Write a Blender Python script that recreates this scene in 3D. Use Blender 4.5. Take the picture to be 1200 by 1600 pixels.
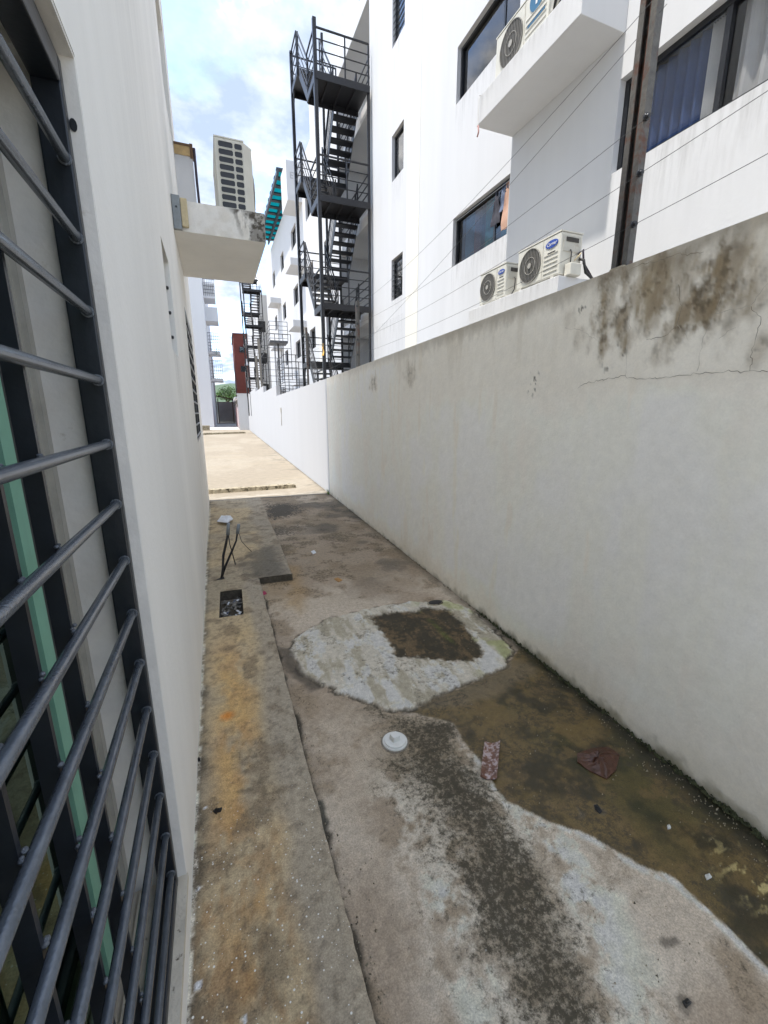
import bpy, bmesh, math, random
import numpy as np
from mathutils import Vector, Matrix

random.seed(7)
scene = bpy.context.scene
for o in list(bpy.data.objects):
    bpy.data.objects.remove(o)

# ------------------------------------------------------------------ camera
K = 1.094                      # metres per working unit (eye height 1.75 m)
F, VPX, VPY, H = 660., 356., 645., 1.6
pitch = math.atan((800 - VPY) / F)
cp, sp = math.cos(pitch), math.sin(pitch)
yaw = math.atan((600 - VPX) / (F * cp + (800 - VPY) * sp))
fw = np.array([math.sin(yaw) * cp, math.cos(yaw) * cp, -sp])
rt = np.array([math.cos(yaw), -math.sin(yaw), 0.])
up = np.cross(rt, fw)
cam_d = bpy.data.cameras.new('camera')
cam = bpy.data.objects.new('camera', cam_d)
scene.collection.objects.link(cam)
cam_d.sensor_fit = 'HORIZONTAL'
cam_d.sensor_width = 36
cam_d.lens = 36 * F / 1200
cam_d.clip_start = .02
cam_d.clip_end = 3000
m = Matrix(((rt[0], up[0], -fw[0], 0), (rt[1], up[1], -fw[1], 0), (rt[2], up[2], -fw[2], H * K), (0, 0, 0, 1)))
cam.matrix_world = m
scene.camera = cam


def ray(x, y):
    return fw * F + rt * (x - 600) + up * (800 - y)


def onz(x, y, z=0.):
    d = ray(x, y); t = (z - H) / d[2]
    return np.array([0, 0, H]) + d * t


def onx(x, y, X):
    d = ray(x, y); t = X / d[0]
    return np.array([0, 0, H]) + d * t


# ------------------------------------------------------------------ sky and sun
SUN_EL = math.radians(72)
w = bpy.data.worlds.new('World')
scene.world = w
w.use_nodes = True
nt = w.node_tree
nt.nodes.clear()
N, Lk = nt.nodes.new, nt.links.new
out = N('ShaderNodeOutputWorld')
sky = N('ShaderNodeTexSky')
sky.sky_type = 'NISHITA'
sky.sun_disc = False
sky.sun_elevation = SUN_EL
sky.sun_rotation = math.radians(-90)
sky.air_density = 1.0
sky.dust_density = .6
bg = N('ShaderNodeBackground')
bg.inputs['Strength'].default_value = .15
Lk(sky.outputs[0], bg.inputs[0])
tc = N('ShaderNodeTexCoord')
sep = N('ShaderNodeSeparateXYZ')
Lk(tc.outputs['Generated'], sep.inputs[0])
mz = N('ShaderNodeMath'); mz.operation = 'MAXIMUM'; mz.inputs[1].default_value = 0.0
Lk(sep.outputs['Z'], mz.inputs[0])
az = N('ShaderNodeMath'); az.operation = 'ADD'; az.inputs[1].default_value = .22
Lk(mz.outputs[0], az.inputs[0])
dx = N('ShaderNodeMath'); dx.operation = 'DIVIDE'
dy = N('ShaderNodeMath'); dy.operation = 'DIVIDE'
Lk(sep.outputs['X'], dx.inputs[0]); Lk(az.outputs[0], dx.inputs[1])
Lk(sep.outputs['Y'], dy.inputs[0]); Lk(az.outputs[0], dy.inputs[1])
cb = N('ShaderNodeCombineXYZ')
Lk(dx.outputs[0], cb.inputs[0]); Lk(dy.outputs[0], cb.inputs[1])
cb.inputs[2].default_value = 3.7
n1 = N('ShaderNodeTexNoise')
n1.inputs['Scale'].default_value = 2.6; n1.inputs['Detail'].default_value = 7
n1.inputs['Roughness'].default_value = .56; n1.inputs['Distortion'].default_value = .25
Lk(cb.outputs[0], n1.inputs['Vector'])
cover = N('ShaderNodeValToRGB')
cover.color_ramp.elements[0].position = .39; cover.color_ramp.elements[0].color = (0, 0, 0, 1)
cover.color_ramp.elements[1].position = .53; cover.color_ramp.elements[1].color = (1, 1, 1, 1)
Lk(n1.outputs[0], cover.inputs[0])
n2 = N('ShaderNodeTexNoise')
n2.inputs['Scale'].default_value = 3.4; n2.inputs['Detail'].default_value = 6; n2.inputs['Roughness'].default_value = .6
mp = N('ShaderNodeMapping'); mp.inputs['Location'].default_value = (1.3, .7, 5)
Lk(cb.outputs[0], mp.inputs[0]); Lk(mp.outputs[0], n2.inputs['Vector'])
ccol = N('ShaderNodeValToRGB')
ccol.color_ramp.elements[0].position = .42; ccol.color_ramp.elements[0].color = (.155, .19, .255, 1)
ccol.color_ramp.elements[1].position = .66; ccol.color_ramp.elements[1].color = (.70, .69, .68, 1)
em = ccol.color_ramp.elements.new(.56); em.color = (.255, .28, .32, 1)
Lk(n2.outputs[0], ccol.inputs[0])
bg2 = N('ShaderNodeBackground')
bg2.inputs['Strength'].default_value = 1.18
Lk(ccol.outputs[0], bg2.inputs[0])
mix = N('ShaderNodeMixShader')
Lk(cover.outputs[0], mix.inputs[0]); Lk(bg.outputs[0], mix.inputs[1]); Lk(bg2.outputs[0], mix.inputs[2])
Lk(mix.outputs[0], out.inputs[0])

sd = bpy.data.lights.new('sun', 'SUN')
sd.energy = 2.0
sd.angle = math.radians(1.5)
sd.color = (1, .955, .88)
so = bpy.data.objects.new('sun', sd)
scene.collection.objects.link(so)
so.location = (-20, 0, 60)
so.rotation_euler = (0, -(math.pi / 2 - SUN_EL), 0)     # the sun stands high on the left of the alley
scene.view_settings.view_transform = 'Standard'
scene.view_settings.look = 'None'
scene.view_settings.gamma = 1
scene.view_settings.use_curve_mapping = False
scene.view_settings.exposure = 1.82
scene.render.engine = 'CYCLES'
scene.cycles.max_bounces = 9
scene.cycles.diffuse_bounces = 7
scene.cycles.glossy_bounces = 3
scene.cycles.transparent_max_bounces = 12
scene.cycles.caustics_reflective = False
scene.cycles.caustics_refractive = False

# ------------------------------------------------------------------ frames of the two rows of buildings
SL = .0306
CL = 1 / math.sqrt(1 + SL * SL)
LX0 = -.195
RX0 = 4.38


def ident(p): return p


def LF(p):          # left building: n outwards (to the alley), a along, z
    n, a, z = p
    return (LX0 + n * CL - a * SL * CL, a * CL + n * SL * CL, z)


def RF(p):          # right buildings: n outwards (to the alley), a along, z
    n, a, z = p
    return (RX0 - n * CL - a * SL * CL, a * CL - n * SL * CL, z)


# ------------------------------------------------------------------ materials
MAT = {}


def newmat(name):
    mt = bpy.data.materials.new(name)
    mt.use_nodes = True
    MAT[name] = mt
    return mt, mt.node_tree, mt.node_tree.nodes['Principled BSDF']


def mat(name, col, rough=.6, metal=0., var=.12, nscale=6., bump=0., bscale=80., spec=.5, streak=False, dirt=None, coord='Object'):
    mt, t, b = newmat(name)
    n = t.nodes.new
    tcn = n('ShaderNodeTexCoord')
    mpn = n('ShaderNodeMapping')
    t.links.new(tcn.outputs[coord], mpn.inputs[0])
    if streak:
        mpn.inputs['Scale'].default_value = (1, 1, .12)
    no = n('ShaderNodeTexNoise')
    no.inputs['Scale'].default_value = nscale
    no.inputs['Detail'].default_value = 4
    no.inputs['Roughness'].default_value = .65
    t.links.new(mpn.outputs[0], no.inputs['Vector'])
    r = n('ShaderNodeValToRGB')
    c0 = [max(0, c * (1 - var)) for c in col]; c1 = [min(1, c * (1 + var * .7)) for c in col]
    r.color_ramp.elements[0].position = .3; r.color_ramp.elements[0].color = (*c0, 1)
    r.color_ramp.elements[1].position = .7; r.color_ramp.elements[1].color = (*c1, 1)
    t.links.new(no.outputs[0], r.inputs[0])
    src = r.outputs[0]
    if dirt:
        dcol, dscale, lo, hi = dirt
        n3 = n('ShaderNodeTexNoise'); n3.inputs['Scale'].default_value = dscale; n3.inputs['Detail'].default_value = 5
        n3.inputs['Roughness'].default_value = .7
        t.links.new(tcn.outputs[coord], n3.inputs['Vector'])
        rr = n('ShaderNodeValToRGB')
        rr.color_ramp.elements[0].position = lo; rr.color_ramp.elements[1].position = hi
        t.links.new(n3.outputs[0], rr.inputs[0])
        mx = n('ShaderNodeMix'); mx.data_type = 'RGBA'
        t.links.new(rr.outputs[0], mx.inputs[0]); t.links.new(src, mx.inputs[6]); mx.inputs[7].default_value = (*dcol, 1)
        src = mx.outputs[2]
    t.links.new(src, b.inputs['Base Color'])
    b.inputs['Roughness'].default_value = rough
    b.inputs['Metallic'].default_value = metal
    b.inputs['Specular IOR Level'].default_value = spec
    if bump:
        nb = n('ShaderNodeTexNoise'); nb.inputs['Scale'].default_value = bscale; nb.inputs['Detail'].default_value = 3
        t.links.new(tcn.outputs[coord], nb.inputs['Vector'])
        bp = n('ShaderNodeBump'); bp.inputs['Strength'].default_value = bump; bp.inputs['Distance'].default_value = .01
        t.links.new(nb.outputs[0], bp.inputs['Height'])
        t.links.new(bp.outputs[0], b.inputs['Normal'])
    return mt


def attrmat(name, fine=(40, .7, 1.25), grit=(260, .8, 1.15), bump=.5, bscale=120, speck=None, stain=None):
    """colour and roughness come from the mesh's own 'col' / 'rough' attributes, fine grain from noise"""
    mt, t, b = newmat(name)
    n = t.nodes.new
    a = n('ShaderNodeAttribute'); a.attribute_name = 'col'
    ar = n('ShaderNodeAttribute'); ar.attribute_name = 'rough'
    tcn = n('ShaderNodeTexCoord')
    src = a.outputs['Color']
    for sc, lo, hi in (fine, grit):
        no = n('ShaderNodeTexNoise'); no.inputs['Scale'].default_value = sc; no.inputs['Detail'].default_value = 4
        no.inputs['Roughness'].default_value = .7
        t.links.new(tcn.outputs['Object'], no.inputs['Vector'])
        mr = n('ShaderNodeMapRange'); mr.inputs[1].default_value = .3; mr.inputs[2].default_value = .7
        mr.inputs[3].default_value = lo; mr.inputs[4].default_value = hi
        t.links.new(no.outputs[0], mr.inputs[0])
        vm = n('ShaderNodeVectorMath'); vm.operation = 'SCALE'
        t.links.new(src, vm.inputs[0]); t.links.new(mr.outputs[0], vm.inputs[3])
        src = vm.outputs[0]
    if stain:
        dcol, dsc = stain
        sa = n('ShaderNodeAttribute'); sa.attribute_name = 'stain'
        no = n('ShaderNodeTexNoise'); no.inputs['Scale'].default_value = dsc; no.inputs['Detail'].default_value = 7
        no.inputs['Roughness'].default_value = .82
        t.links.new(tcn.outputs['Object'], no.inputs['Vector'])
        ma = n('ShaderNodeMath'); ma.operation = 'MULTIPLY_ADD'; ma.inputs[1].default_value = 2.3
        t.links.new(no.outputs[0], ma.inputs[0]); t.links.new(sa.outputs['Fac'], ma.inputs[2])
        mr = n('ShaderNodeMapRange'); mr.inputs[1].default_value = 1.62; mr.inputs[2].default_value = 1.98
        mr.inputs[3].default_value = 0; mr.inputs[4].default_value = .92
        t.links.new(ma.outputs[0], mr.inputs[0])
        mx = n('ShaderNodeMix'); mx.data_type = 'RGBA'
        t.links.new(mr.outputs[0], mx.inputs[0]); t.links.new(src, mx.inputs[6]); mx.inputs[7].default_value = (*dcol, 1)
        src = mx.outputs[2]
    if speck:
        scol, sscale, size, amount = speck
        vo = n('ShaderNodeTexVoronoi'); vo.inputs['Scale'].default_value = sscale; vo.inputs['Randomness'].default_value = 1
        t.links.new(tcn.outputs['Object'], vo.inputs['Vector'])
        sepc = n('ShaderNodeSeparateColor'); t.links.new(vo.outputs['Color'], sepc.inputs[0])
        # radius of each fleck varies with its cell, most cells have none
        rad = n('ShaderNodeMapRange'); rad.inputs[1].default_value = 1 - amount; rad.inputs[2].default_value = 1
        rad.inputs[3].default_value = 0; rad.inputs[4].default_value = size
        t.links.new(sepc.outputs[0], rad.inputs[0])
        lt = n('ShaderNodeMath'); lt.operation = 'LESS_THAN'
        t.links.new(vo.outputs['Distance'], lt.inputs[0]); t.links.new(rad.outputs[0], lt.inputs[1])
        am = n('ShaderNodeAttribute'); am.attribute_name = 'speck'
        mu = n('ShaderNodeMath'); mu.operation = 'MULTIPLY'
        t.links.new(lt.outputs[0], mu.inputs[0]); t.links.new(am.outputs['Fac'], mu.inputs[1])
        mx = n('ShaderNodeMix'); mx.data_type = 'RGBA'
        t.links.new(mu.outputs[0], mx.inputs[0]); t.links.new(src, mx.inputs[6]); mx.inputs[7].default_value = (*scol, 1)
        src = mx.outputs[2]
    t.links.new(src, b.inputs['Base Color'])
    t.links.new(ar.outputs['Fac'], b.inputs['Roughness'])
    nb = n('ShaderNodeTexNoise'); nb.inputs['Scale'].default_value = bscale; nb.inputs['Detail'].default_value = 4
    nb.inputs['Roughness'].default_value = .7
    t.links.new(tcn.outputs['Object'], nb.inputs['Vector'])
    bp = n('ShaderNodeBump'); bp.inputs['Strength'].default_value = bump; bp.inputs['Distance'].default_value = .006
    t.links.new(nb.outputs[0], bp.inputs['Height']); t.links.new(bp.outputs[0], b.inputs['Normal'])
    return mt


def glassmat(name, tint, refl=(1., 1., 1.), rough=.01):
    mt = bpy.data.materials.new(name); mt.use_nodes = True; MAT[name] = mt
    t = mt.node_tree; t.nodes.clear(); n = t.nodes.new
    o = n('ShaderNodeOutputMaterial'); tr = n('ShaderNodeBsdfTransparent'); gl = n('ShaderNodeBsdfGlossy')
    tr.inputs[0].default_value = (*tint, 1); gl.inputs['Roughness'].default_value = rough
    gl.inputs['Color'].default_value = (*refl, 1)
    fr = n('ShaderNodeFresnel'); fr.inputs[0].default_value = 1.6
    ms = n('ShaderNodeMixShader')
    ge = n('ShaderNodeNewGeometry'); iv = n('ShaderNodeMath'); iv.operation = 'SUBTRACT'; iv.inputs[0].default_value = 1
    mu = n('ShaderNodeMath'); mu.operation = 'MULTIPLY'
    t.links.new(ge.outputs['Backfacing'], iv.inputs[1]); t.links.new(iv.outputs[0], mu.inputs[0]); t.links.new(fr.outputs[0], mu.inputs[1])
    t.links.new(mu.outputs[0], ms.inputs[0]); t.links.new(tr.outputs[0], ms.inputs[1]); t.links.new(gl.outputs[0], ms.inputs[2])
    t.links.new(ms.outputs[0], o.inputs[0])
    return mt


attrmat('wet_concrete', fine=(28, .80, 1.17), grit=(170, .66, 1.28), bump=.35, speck=((.62, .6, .55), 55, .18, .04), stain=((.046, .037, .020), 34))
attrmat('strip_concrete', fine=(30, .78, 1.2), grit=(170, .66, 1.28), bump=.35, speck=((.78, .76, .70), 75, .26, .5), stain=((.09, .07, .045), 60))
attrmat('wall_stained', fine=(14, .95, 1.04), grit=(90, .95, 1.04), bump=.5, bscale=34)
attrmat('yard_concrete', fine=(6, .85, 1.1), grit=(60, .9, 1.08), bump=.2, bscale=60)
mat('plaster_left', (.88, .86, .81), .85, var=.07, nscale=1.6, bump=.16, bscale=45, streak=True)
mat('plaster_white', (.60, .60, .605), .85, var=.055, nscale=1.2, bump=.12, bscale=30, streak=True)
mat('plaster_bright', (.50, .50, .51), .85, var=.03, nscale=.8, streak=True)
mat('plaster_far', (.58, .58, .59), .85, var=.03, nscale=.8, streak=True)
mat('paint_cream', (.72, .69, .62), .85, var=.04, nscale=2, bump=.1, bscale=30)
mat('gallery_paint', (.86, .84, .78), .85, var=.04, nscale=2)
mat('slab_soffit', (.80, .775, .725), .9, var=.05, nscale=3, bump=.15, bscale=40)
mat('slab_stained', (.62, .61, .58), .9, var=.08, nscale=5, bump=.3, bscale=50)
mat('slab_mould', (.10, .09, .075), .95, var=.5, nscale=14, bump=.8, bscale=60, dirt=((.45, .43, .4), 16, .50, .62))
mat('reveal_paint', (.70, .675, .63), .85, var=.1, nscale=7, bump=.15, bscale=60, dirt=((.34, .27, .19), 9, .66, .8))
mat('sill_dirty', (.60, .54, .43), .9, var=.15, nscale=12, bump=.4, bscale=90, dirt=((.12, .09, .06), 26, .62, .70))
mat('grille_navy', (.011, .014, .019), .36, var=.25, nscale=20, bump=.06, bscale=90, spec=.5)
mat('bar_grey', (.15, .175, .21), .27, metal=.35, var=.25, nscale=26, bump=.15, bscale=200, spec=.6, dirt=((.2, .2, .2), 30, .62, .8))
mat('weld', (.15, .165, .185), .5, metal=.3, var=.3, nscale=60, bump=.5, bscale=300)
mat('alu_beige', (.46, .44, .39), .5, metal=.2, var=.12, nscale=14)
mat('alu_green', (.24, .50, .37), .35, var=.1, nscale=10)
mat('steel_black', (.011, .011, .014), .45, var=.3, nscale=12, bump=.1, bscale=100, dirt=((.035, .027, .025), 14, .64, .8))
mat('frame_black', (.012, .013, .016), .35, var=.2, nscale=10)
mat('post_grey', (.105, .098, .088), .6, metal=.3, var=.3, nscale=30, bump=.2, bscale=150, dirt=((.10, .042, .025), 9, .52, .64))
mat('rust', (.11, .038, .022), .9, var=.45, nscale=30, bump=.5, bscale=160)
mat('ac_cream', (.60, .585, .52), .5, var=.08, nscale=6, dirt=((.42, .38, .3), 6, .62, .8))
mat('ac_dark', (.05, .046, .04), .7, var=.3, nscale=30)
mat('ac_wire', (.34, .325, .29), .55, var=.1)
mat('ac_side', (.50, .485, .43), .55, var=.14, nscale=10, dirt=((.3, .25, .18), 10, .58, .75))
mat('logo_blue', (.02, .06, .32), .4, var=.05)
mat('logo_teal', (.03, .13, .24), .4, var=.05)
mat('logo_white', (.8, .8, .8), .5, var=.02)
mat('letter_grey', (.42, .42, .43), .7, var=.05)
mat('cable_black', (.014, .014, .015), .55, var=.3, nscale=40, bump=.2, bscale=200)
mat('pipe_purple', (.045, .035, .05), .75, var=.3, nscale=20, bump=.3, bscale=120)
mat('foam', (.56, .47, .30), .95, var=.15, nscale=20, bump=.4, bscale=120)
mat('box_grey', (.23, .25, .26), .5, metal=.3, var=.15, nscale=20)
mat('wood_raw', (.52, .36, .17), .8, var=.25, nscale=10)
mat('wood_dark', (.15, .09, .05), .85, var=.3, nscale=14)
mat('wood_wet', (.19, .085, .05), .5, var=.5, nscale=30, bump=.3, bscale=90, dirt=((.46, .37, .35), 42, .47, .56))
mat('wood_pale', (.40, .31, .30), .5, var=.3, nscale=40)
mat('plastic_brown', (.085, .035, .02), .32, var=.4, nscale=40, bump=.3, bscale=90)
mat('pvc_white', (.72, .71, .66), .4, var=.06, nscale=20, dirt=((.42, .38, .3), 30, .62, .75))
mat('paper', (.70, .72, .75), .6, var=.05)
mat('foil', (.55, .56, .58), .3, metal=.6, var=.2, nscale=60)
mat('leaf', (.10, .22, .03), .5, var=.35, nscale=8)
mat('leaf_dark', (.045, .10, .022), .55, var=.4, nscale=5)
mat('leaf_dead', (.40, .21, .06), .7, var=.3, nscale=40)
mat('petal', (.4, .03, .09), .6, var=.2)
mat('moss', (.055, .06, .025), .95, var=.5, nscale=50, bump=.8, bscale=120)
mat('crack', (.24, .205, .155), .95, var=.4, nscale=60)
mat('crack_soft', (.44, .405, .345), .95, var=.3, nscale=60)
mat('bark', (.11, .085, .06), .9, var=.3, nscale=14, bump=.5, bscale=40)
mat('brick_red', (.17, .045, .032), .85, var=.15, nscale=2, bump=.1, bscale=20)
mat('hill_green', (.10, .15, .12), .95, var=.25, nscale=.02)
mat('steel_slate', (.035, .045, .06), .5, var=.2, nscale=5)
mat('rail_grey', (.10, .10, .105), .6, var=.2, nscale=8)
mat('rail_pale', (.45, .46, .48), .6, var=.1, nscale=8)
mat('gate_red', (.42, .06, .06), .6, var=.2, nscale=2)
mat('gate_pink', (.62, .50, .50), .7, var=.15, nscale=2)
mat('wall_grey', (.45, .45, .44), .9, var=.15, nscale=.7)
mat('cloth_green', (.03, .16, .09), .9, var=.2)
mat('cloth_dark', (.05, .05, .065), .95, var=.3, nscale=14)
mat('cloth_peach', (.55, .34, .25), .95, var=.15, nscale=14)
mat('cloth_blue', (.13, .16, .24), .95, var=.2, nscale=14)
mat('cloth_yellow', (.70, .42, .10), .9, var=.15)
mat('curtain_teal', (.05, .38, .33), .9, var=.15, nscale=6)
mat('curtain_white', (.66, .65, .64), .9, var=.06, nscale=6)
mat('curtain_rose', (.42, .24, .22), .9, var=.1, nscale=6)
mat('curtain_sky', (.22, .40, .52), .9, var=.1, nscale=6)
mat('curtain_grey', (.40, .385, .37), .9, var=.08, nscale=6)
mat('pane_reflection_navy', (.025, .055, .15), .9, var=.15, nscale=6)  # painted stand-in for blue sky mirrored in a pane
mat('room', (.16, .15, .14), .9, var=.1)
mat('trash', (.16, .15, .13), .6, var=.7, nscale=40, bump=.6, bscale=80)
mat('pit_soil_and_shade', (.085, .073, .055), .95, var=.4, nscale=30, bump=.6, bscale=90)  # soil of the pit bottom, and painted shade on lining and pad end
mat('bumper', (.36, .31, .22), .95, var=.25, nscale=9, bump=.5, bscale=70, dirt=((.06, .05, .03), 12, .52, .62))
mat('base_earth', (.40, .375, .33), .95, var=.15, nscale=.3)  # lightened so the unseen ground behind the camera bounces light into the alley
mat('plank_grey', (.23, .21, .18), .9, var=.25, nscale=8)
mt = bpy.data.materials.new('teal_sheet'); mt.use_nodes = True; MAT['teal_sheet'] = mt
t_ = mt.node_tree; t_.nodes.clear()
o_ = t_.nodes.new('ShaderNodeOutputMaterial'); d_ = t_.nodes.new('ShaderNodeBsdfDiffuse'); l_ = t_.nodes.new('ShaderNodeBsdfTranslucent'); x_ = t_.nodes.new('ShaderNodeMixShader')
nz_ = t_.nodes.new('ShaderNodeTexNoise'); nz_.inputs['Scale'].default_value = 4
rp_ = t_.nodes.new('ShaderNodeValToRGB'); rp_.color_ramp.elements[0].color = (.015, .36, .40, 1); rp_.color_ramp.elements[1].color = (.03, .46, .50, 1)
t_.links.new(nz_.outputs[0], rp_.inputs[0]); t_.links.new(rp_.outputs[0], d_.inputs[0]); t_.links.new(rp_.outputs[0], l_.inputs[0])
x_.inputs[0].default_value = .6
t_.links.new(d_.outputs[0], x_.inputs[1]); t_.links.new(l_.outputs[0], x_.inputs[2]); t_.links.new(x_.outputs[0], o_.inputs[0])
glassmat('glass_clear', (.94, .95, .96))
glassmat('glass_green', (.35, .5, .40), (.72, .95, .80))
glassmat('glass_dark', (.6, .62, .64))

# ------------------------------------------------------------------ mesh helpers
COL = scene.collection
ROOT = {}


class MB:
    def __init__(s, xf=ident):
        s.v, s.f, s.sm, s.xf = [], [], [], xf

    def _add(s, vs, fs, smooth=False):
        b = len(s.v)
        s.v += [s.xf(p) for p in vs]
        s.f += [tuple(b + i for i in f) for f in fs]
        s.sm += [smooth] * len(fs)
        return s

    def box(s, a0, a1, b0, b1, c0, c1):
        vs = [(x, y, z) for x in (a0, a1) for y in (b0, b1) for z in (c0, c1)]
        return s._add(vs, [(0, 1, 3, 2), (4, 6, 7, 5), (0, 4, 5, 1), (2, 3, 7, 6), (0, 2, 6, 4), (1, 5, 7, 3)])

    def quad(s, *p):
        return s._add(list(p), [tuple(range(len(p)))])

    def tube(s, pts, r, n=8, cap=True):
        pts = [Vector(p) for p in pts]
        rs = r if isinstance(r, (list, tuple)) else [r] * len(pts)
        vs, fs = [], []
        prev = None
        for i, p in enumerate(pts):
            d = (pts[min(i + 1, len(pts) - 1)] - pts[max(i - 1, 0)]).normalized()
            if prev is None:
                a = Vector((0, 0, 1)) if abs(d.z) < .9 else Vector((1, 0, 0))
                u = d.cross(a).normalized()
            else:
                u = (prev - d * prev.dot(d)).normalized()
            prev = u
            v = d.cross(u)
            for k in range(n):
                t = 2 * math.pi * k / n
                q = p + (u * math.cos(t) + v * math.sin(t)) * rs[i]
                vs.append(tuple(q))
        for i in range(len(pts) - 1):
            for k in range(n):
                fs.append((i * n + k, i * n + (k + 1) % n, (i + 1) * n + (k + 1) % n, (i + 1) * n + k))
        s._add(vs, fs, n > 5)
        if cap:
            b = len(s.v) - len(vs)
            s.f += [tuple(b + k for k in range(n)), tuple(b + (len(pts) - 1) * n + k for k in range(n))]
            s.sm += [False, False]
        return s

    def bar(s, p, q, w, h, upv=(0, 0, 1)):
        """rectangular bar from p to q; w across, h along the up vector"""
        p, q = Vector(p), Vector(q)
        d = (q - p).normalized()
        u = Vector(upv)
        if abs(d.dot(u)) > .95:
            u = Vector((0, 1, 0))
        r = d.cross(u).normalized(); u = r.cross(d).normalized()
        vs = []
        for e in (p, q):
            for a, b in ((-1, -1), (1, -1), (1, 1), (-1, 1)):
                vs.append(tuple(e + r * (a * w / 2) + u * (b * h / 2)))
        return s._add(vs, [(0, 1, 2, 3), (7, 6, 5, 4), (0, 4, 5, 1), (1, 5, 6, 2), (2, 6, 7, 3), (3, 7, 4, 0)])

    def disc(s, c, ax1, ax2, nrm, th, n=24, r0=0.):
        """flat disc/ring (ellipse semi-axes ax1, ax2) of thickness th along nrm"""
        c, a1, a2, nr = Vector(c), Vector(ax1), Vector(ax2), Vector(nrm)
        vs, fs = [], []
        for k in range(n):
            t = 2 * math.pi * k / n
            e = a1 * math.cos(t) + a2 * math.sin(t)
            vs += [tuple(c + e), tuple(c + e + nr * th)]
            if r0:
                vs += [tuple(c + e * r0), tuple(c + e * r0 + nr * th)]
        st = 4 if r0 else 2
        for k in range(n):
            a, b = k * st, ((k + 1) % n) * st
            fs.append((a, b, b + 1, a + 1))
            if r0:
                fs += [(a + 1, b + 1, b + 3, a + 3), (a + 2, a + 3, b + 3, b + 2)]
        if not r0:
            fs.append(tuple(k * st + 1 for k in range(n)))
            fs.append(tuple(k * st for k in range(n))[::-1])
        return s._add(vs, fs)

    def mesh(s, off=(0, 0, 0)):
        me = bpy.data.meshes.new('mesh')
        me.from_pydata([((x - off[0]) * K, (y - off[1]) * K, (z - off[2]) * K) for x, y, z in s.v], [], s.f)
        me.polygons.foreach_set('use_smooth', s.sm)
        bm = bmesh.new(); bm.from_mesh(me)
        bmesh.ops.recalc_face_normals(bm, faces=bm.faces)
        bm.to_mesh(me); bm.free()
        me.update()
        return me

    def build(s, name, m, parent=None, bevel=0, loc=None):
        base = ROOT.get(parent.name, (0, 0, 0)) if parent else (loc or (0, 0, 0))
        me = s.mesh(base)
        me.name = name
        me.materials.append(MAT[m])
        o = bpy.data.objects.new(name, me)
        COL.objects.link(o)
        if parent:
            o.parent = parent
        else:
            o.location = [c * K for c in base]
        ROOT[o.name] = base
        if bevel:
            md = o.modifiers.new('bevel', 'BEVEL'); md.width = bevel; md.segments = 2; md.limit_method = 'ANGLE'
        return o


def tag(o, label=None, cat=None, group=None, kind=None):
    if label: o['label'] = label
    if cat: o['category'] = cat
    if group: o['group'] = group
    if kind: o['kind'] = kind
    return o


def thing(name, loc, label, cat, group=None):
    o = bpy.data.objects.new(name, None)
    COL.objects.link(o)
    o.location = [c * K for c in loc]
    o.empty_display_size = .2
    ROOT[o.name] = tuple(loc)
    return tag(o, label, cat, group)


def share(src, parent, delta):
    """another piece with the same mesh, moved by delta (working units)"""
    o = bpy.data.objects.new(src.name.split('.')[0], src.data)
    COL.objects.link(o); o.parent = parent
    o.location = Vector(src.location) + Vector(delta) * K
    ROOT[o.name] = ROOT.get(parent.name, (0, 0, 0))
    return o


def copy_tree(o, parent=None, delta=None):
    c = o.copy(); COL.objects.link(c); c.parent = parent
    if delta is not None:
        c.location = Vector(o.location) + Vector(delta) * K
    for ch in list(o.children):
        copy_tree(ch, c)
    return c


# ---- numpy noise
RNG = np.random.RandomState(11)
LAT = RNG.rand(256, 256)


def vnoise(x, y):
    xi, yi = np.floor(x).astype(int), np.floor(y).astype(int)
    fx, fy = x - xi, y - yi
    fx = fx * fx * (3 - 2 * fx); fy = fy * fy * (3 - 2 * fy)
    a = LAT[xi & 255, yi & 255]; b = LAT[(xi + 1) & 255, yi & 255]
    c = LAT[xi & 255, (yi + 1) & 255]; d = LAT[(xi + 1) & 255, (yi + 1) & 255]
    return (a * (1 - fx) + b * fx) * (1 - fy) + (c * (1 - fx) + d * fx) * fy


def fbm(x, y, s, o=5, g=.55, sx=0.):
    t = 0; a = 1; n = 0
    for i in range(o):
        t = t + a * vnoise(x * s + 17.3 * i + sx, y * s + 9.1 * i + sx * 1.7); n += a
        a *= g; s *= 2.03
    return t / n


def sstep(e0, e1, x):
    t = np.clip((x - e0) / (e1 - e0), 0, 1)
    return t * t * (3 - 2 * t)


def psdf(px, py, poly):
    """signed distance to a polygon, negative inside"""
    poly = np.array(poly, float)
    d = np.full(px.shape, 1e9); ins = np.zeros(px.shape, bool)
    for i in range(len(poly)):
        x0, y0 = poly[i]; x1, y1 = poly[(i + 1) % len(poly)]
        ex, ey = x1 - x0, y1 - y0
        t = np.clip(((px - x0) * ex + (py - y0) * ey) / (ex * ex + ey * ey + 1e-12), 0, 1)
        d = np.minimum(d, np.hypot(px - x0 - t * ex, py - y0 - t * ey))
        with np.errstate(divide='ignore', invalid='ignore'):
            cr = ((y0 > py) != (y1 > py)) & (px < (x1 - x0) * (py - y0) / (y1 - y0 + 1e-15) + x0)
        ins ^= cr
    return np.where(ins, -d, d)


def ldist(px, py, pts):
    d = np.full(px.shape, 1e9)
    for (x0, y0), (x1, y1) in zip(pts[:-1], pts[1:]):
        ex, ey = x1 - x0, y1 - y0
        t = np.clip(((px - x0) * ex + (py - y0) * ey) / (ex * ex + ey * ey + 1e-12), 0, 1)
        d = np.minimum(d, np.hypot(px - x0 - t * ex, py - y0 - t * ey))
    return d


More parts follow.
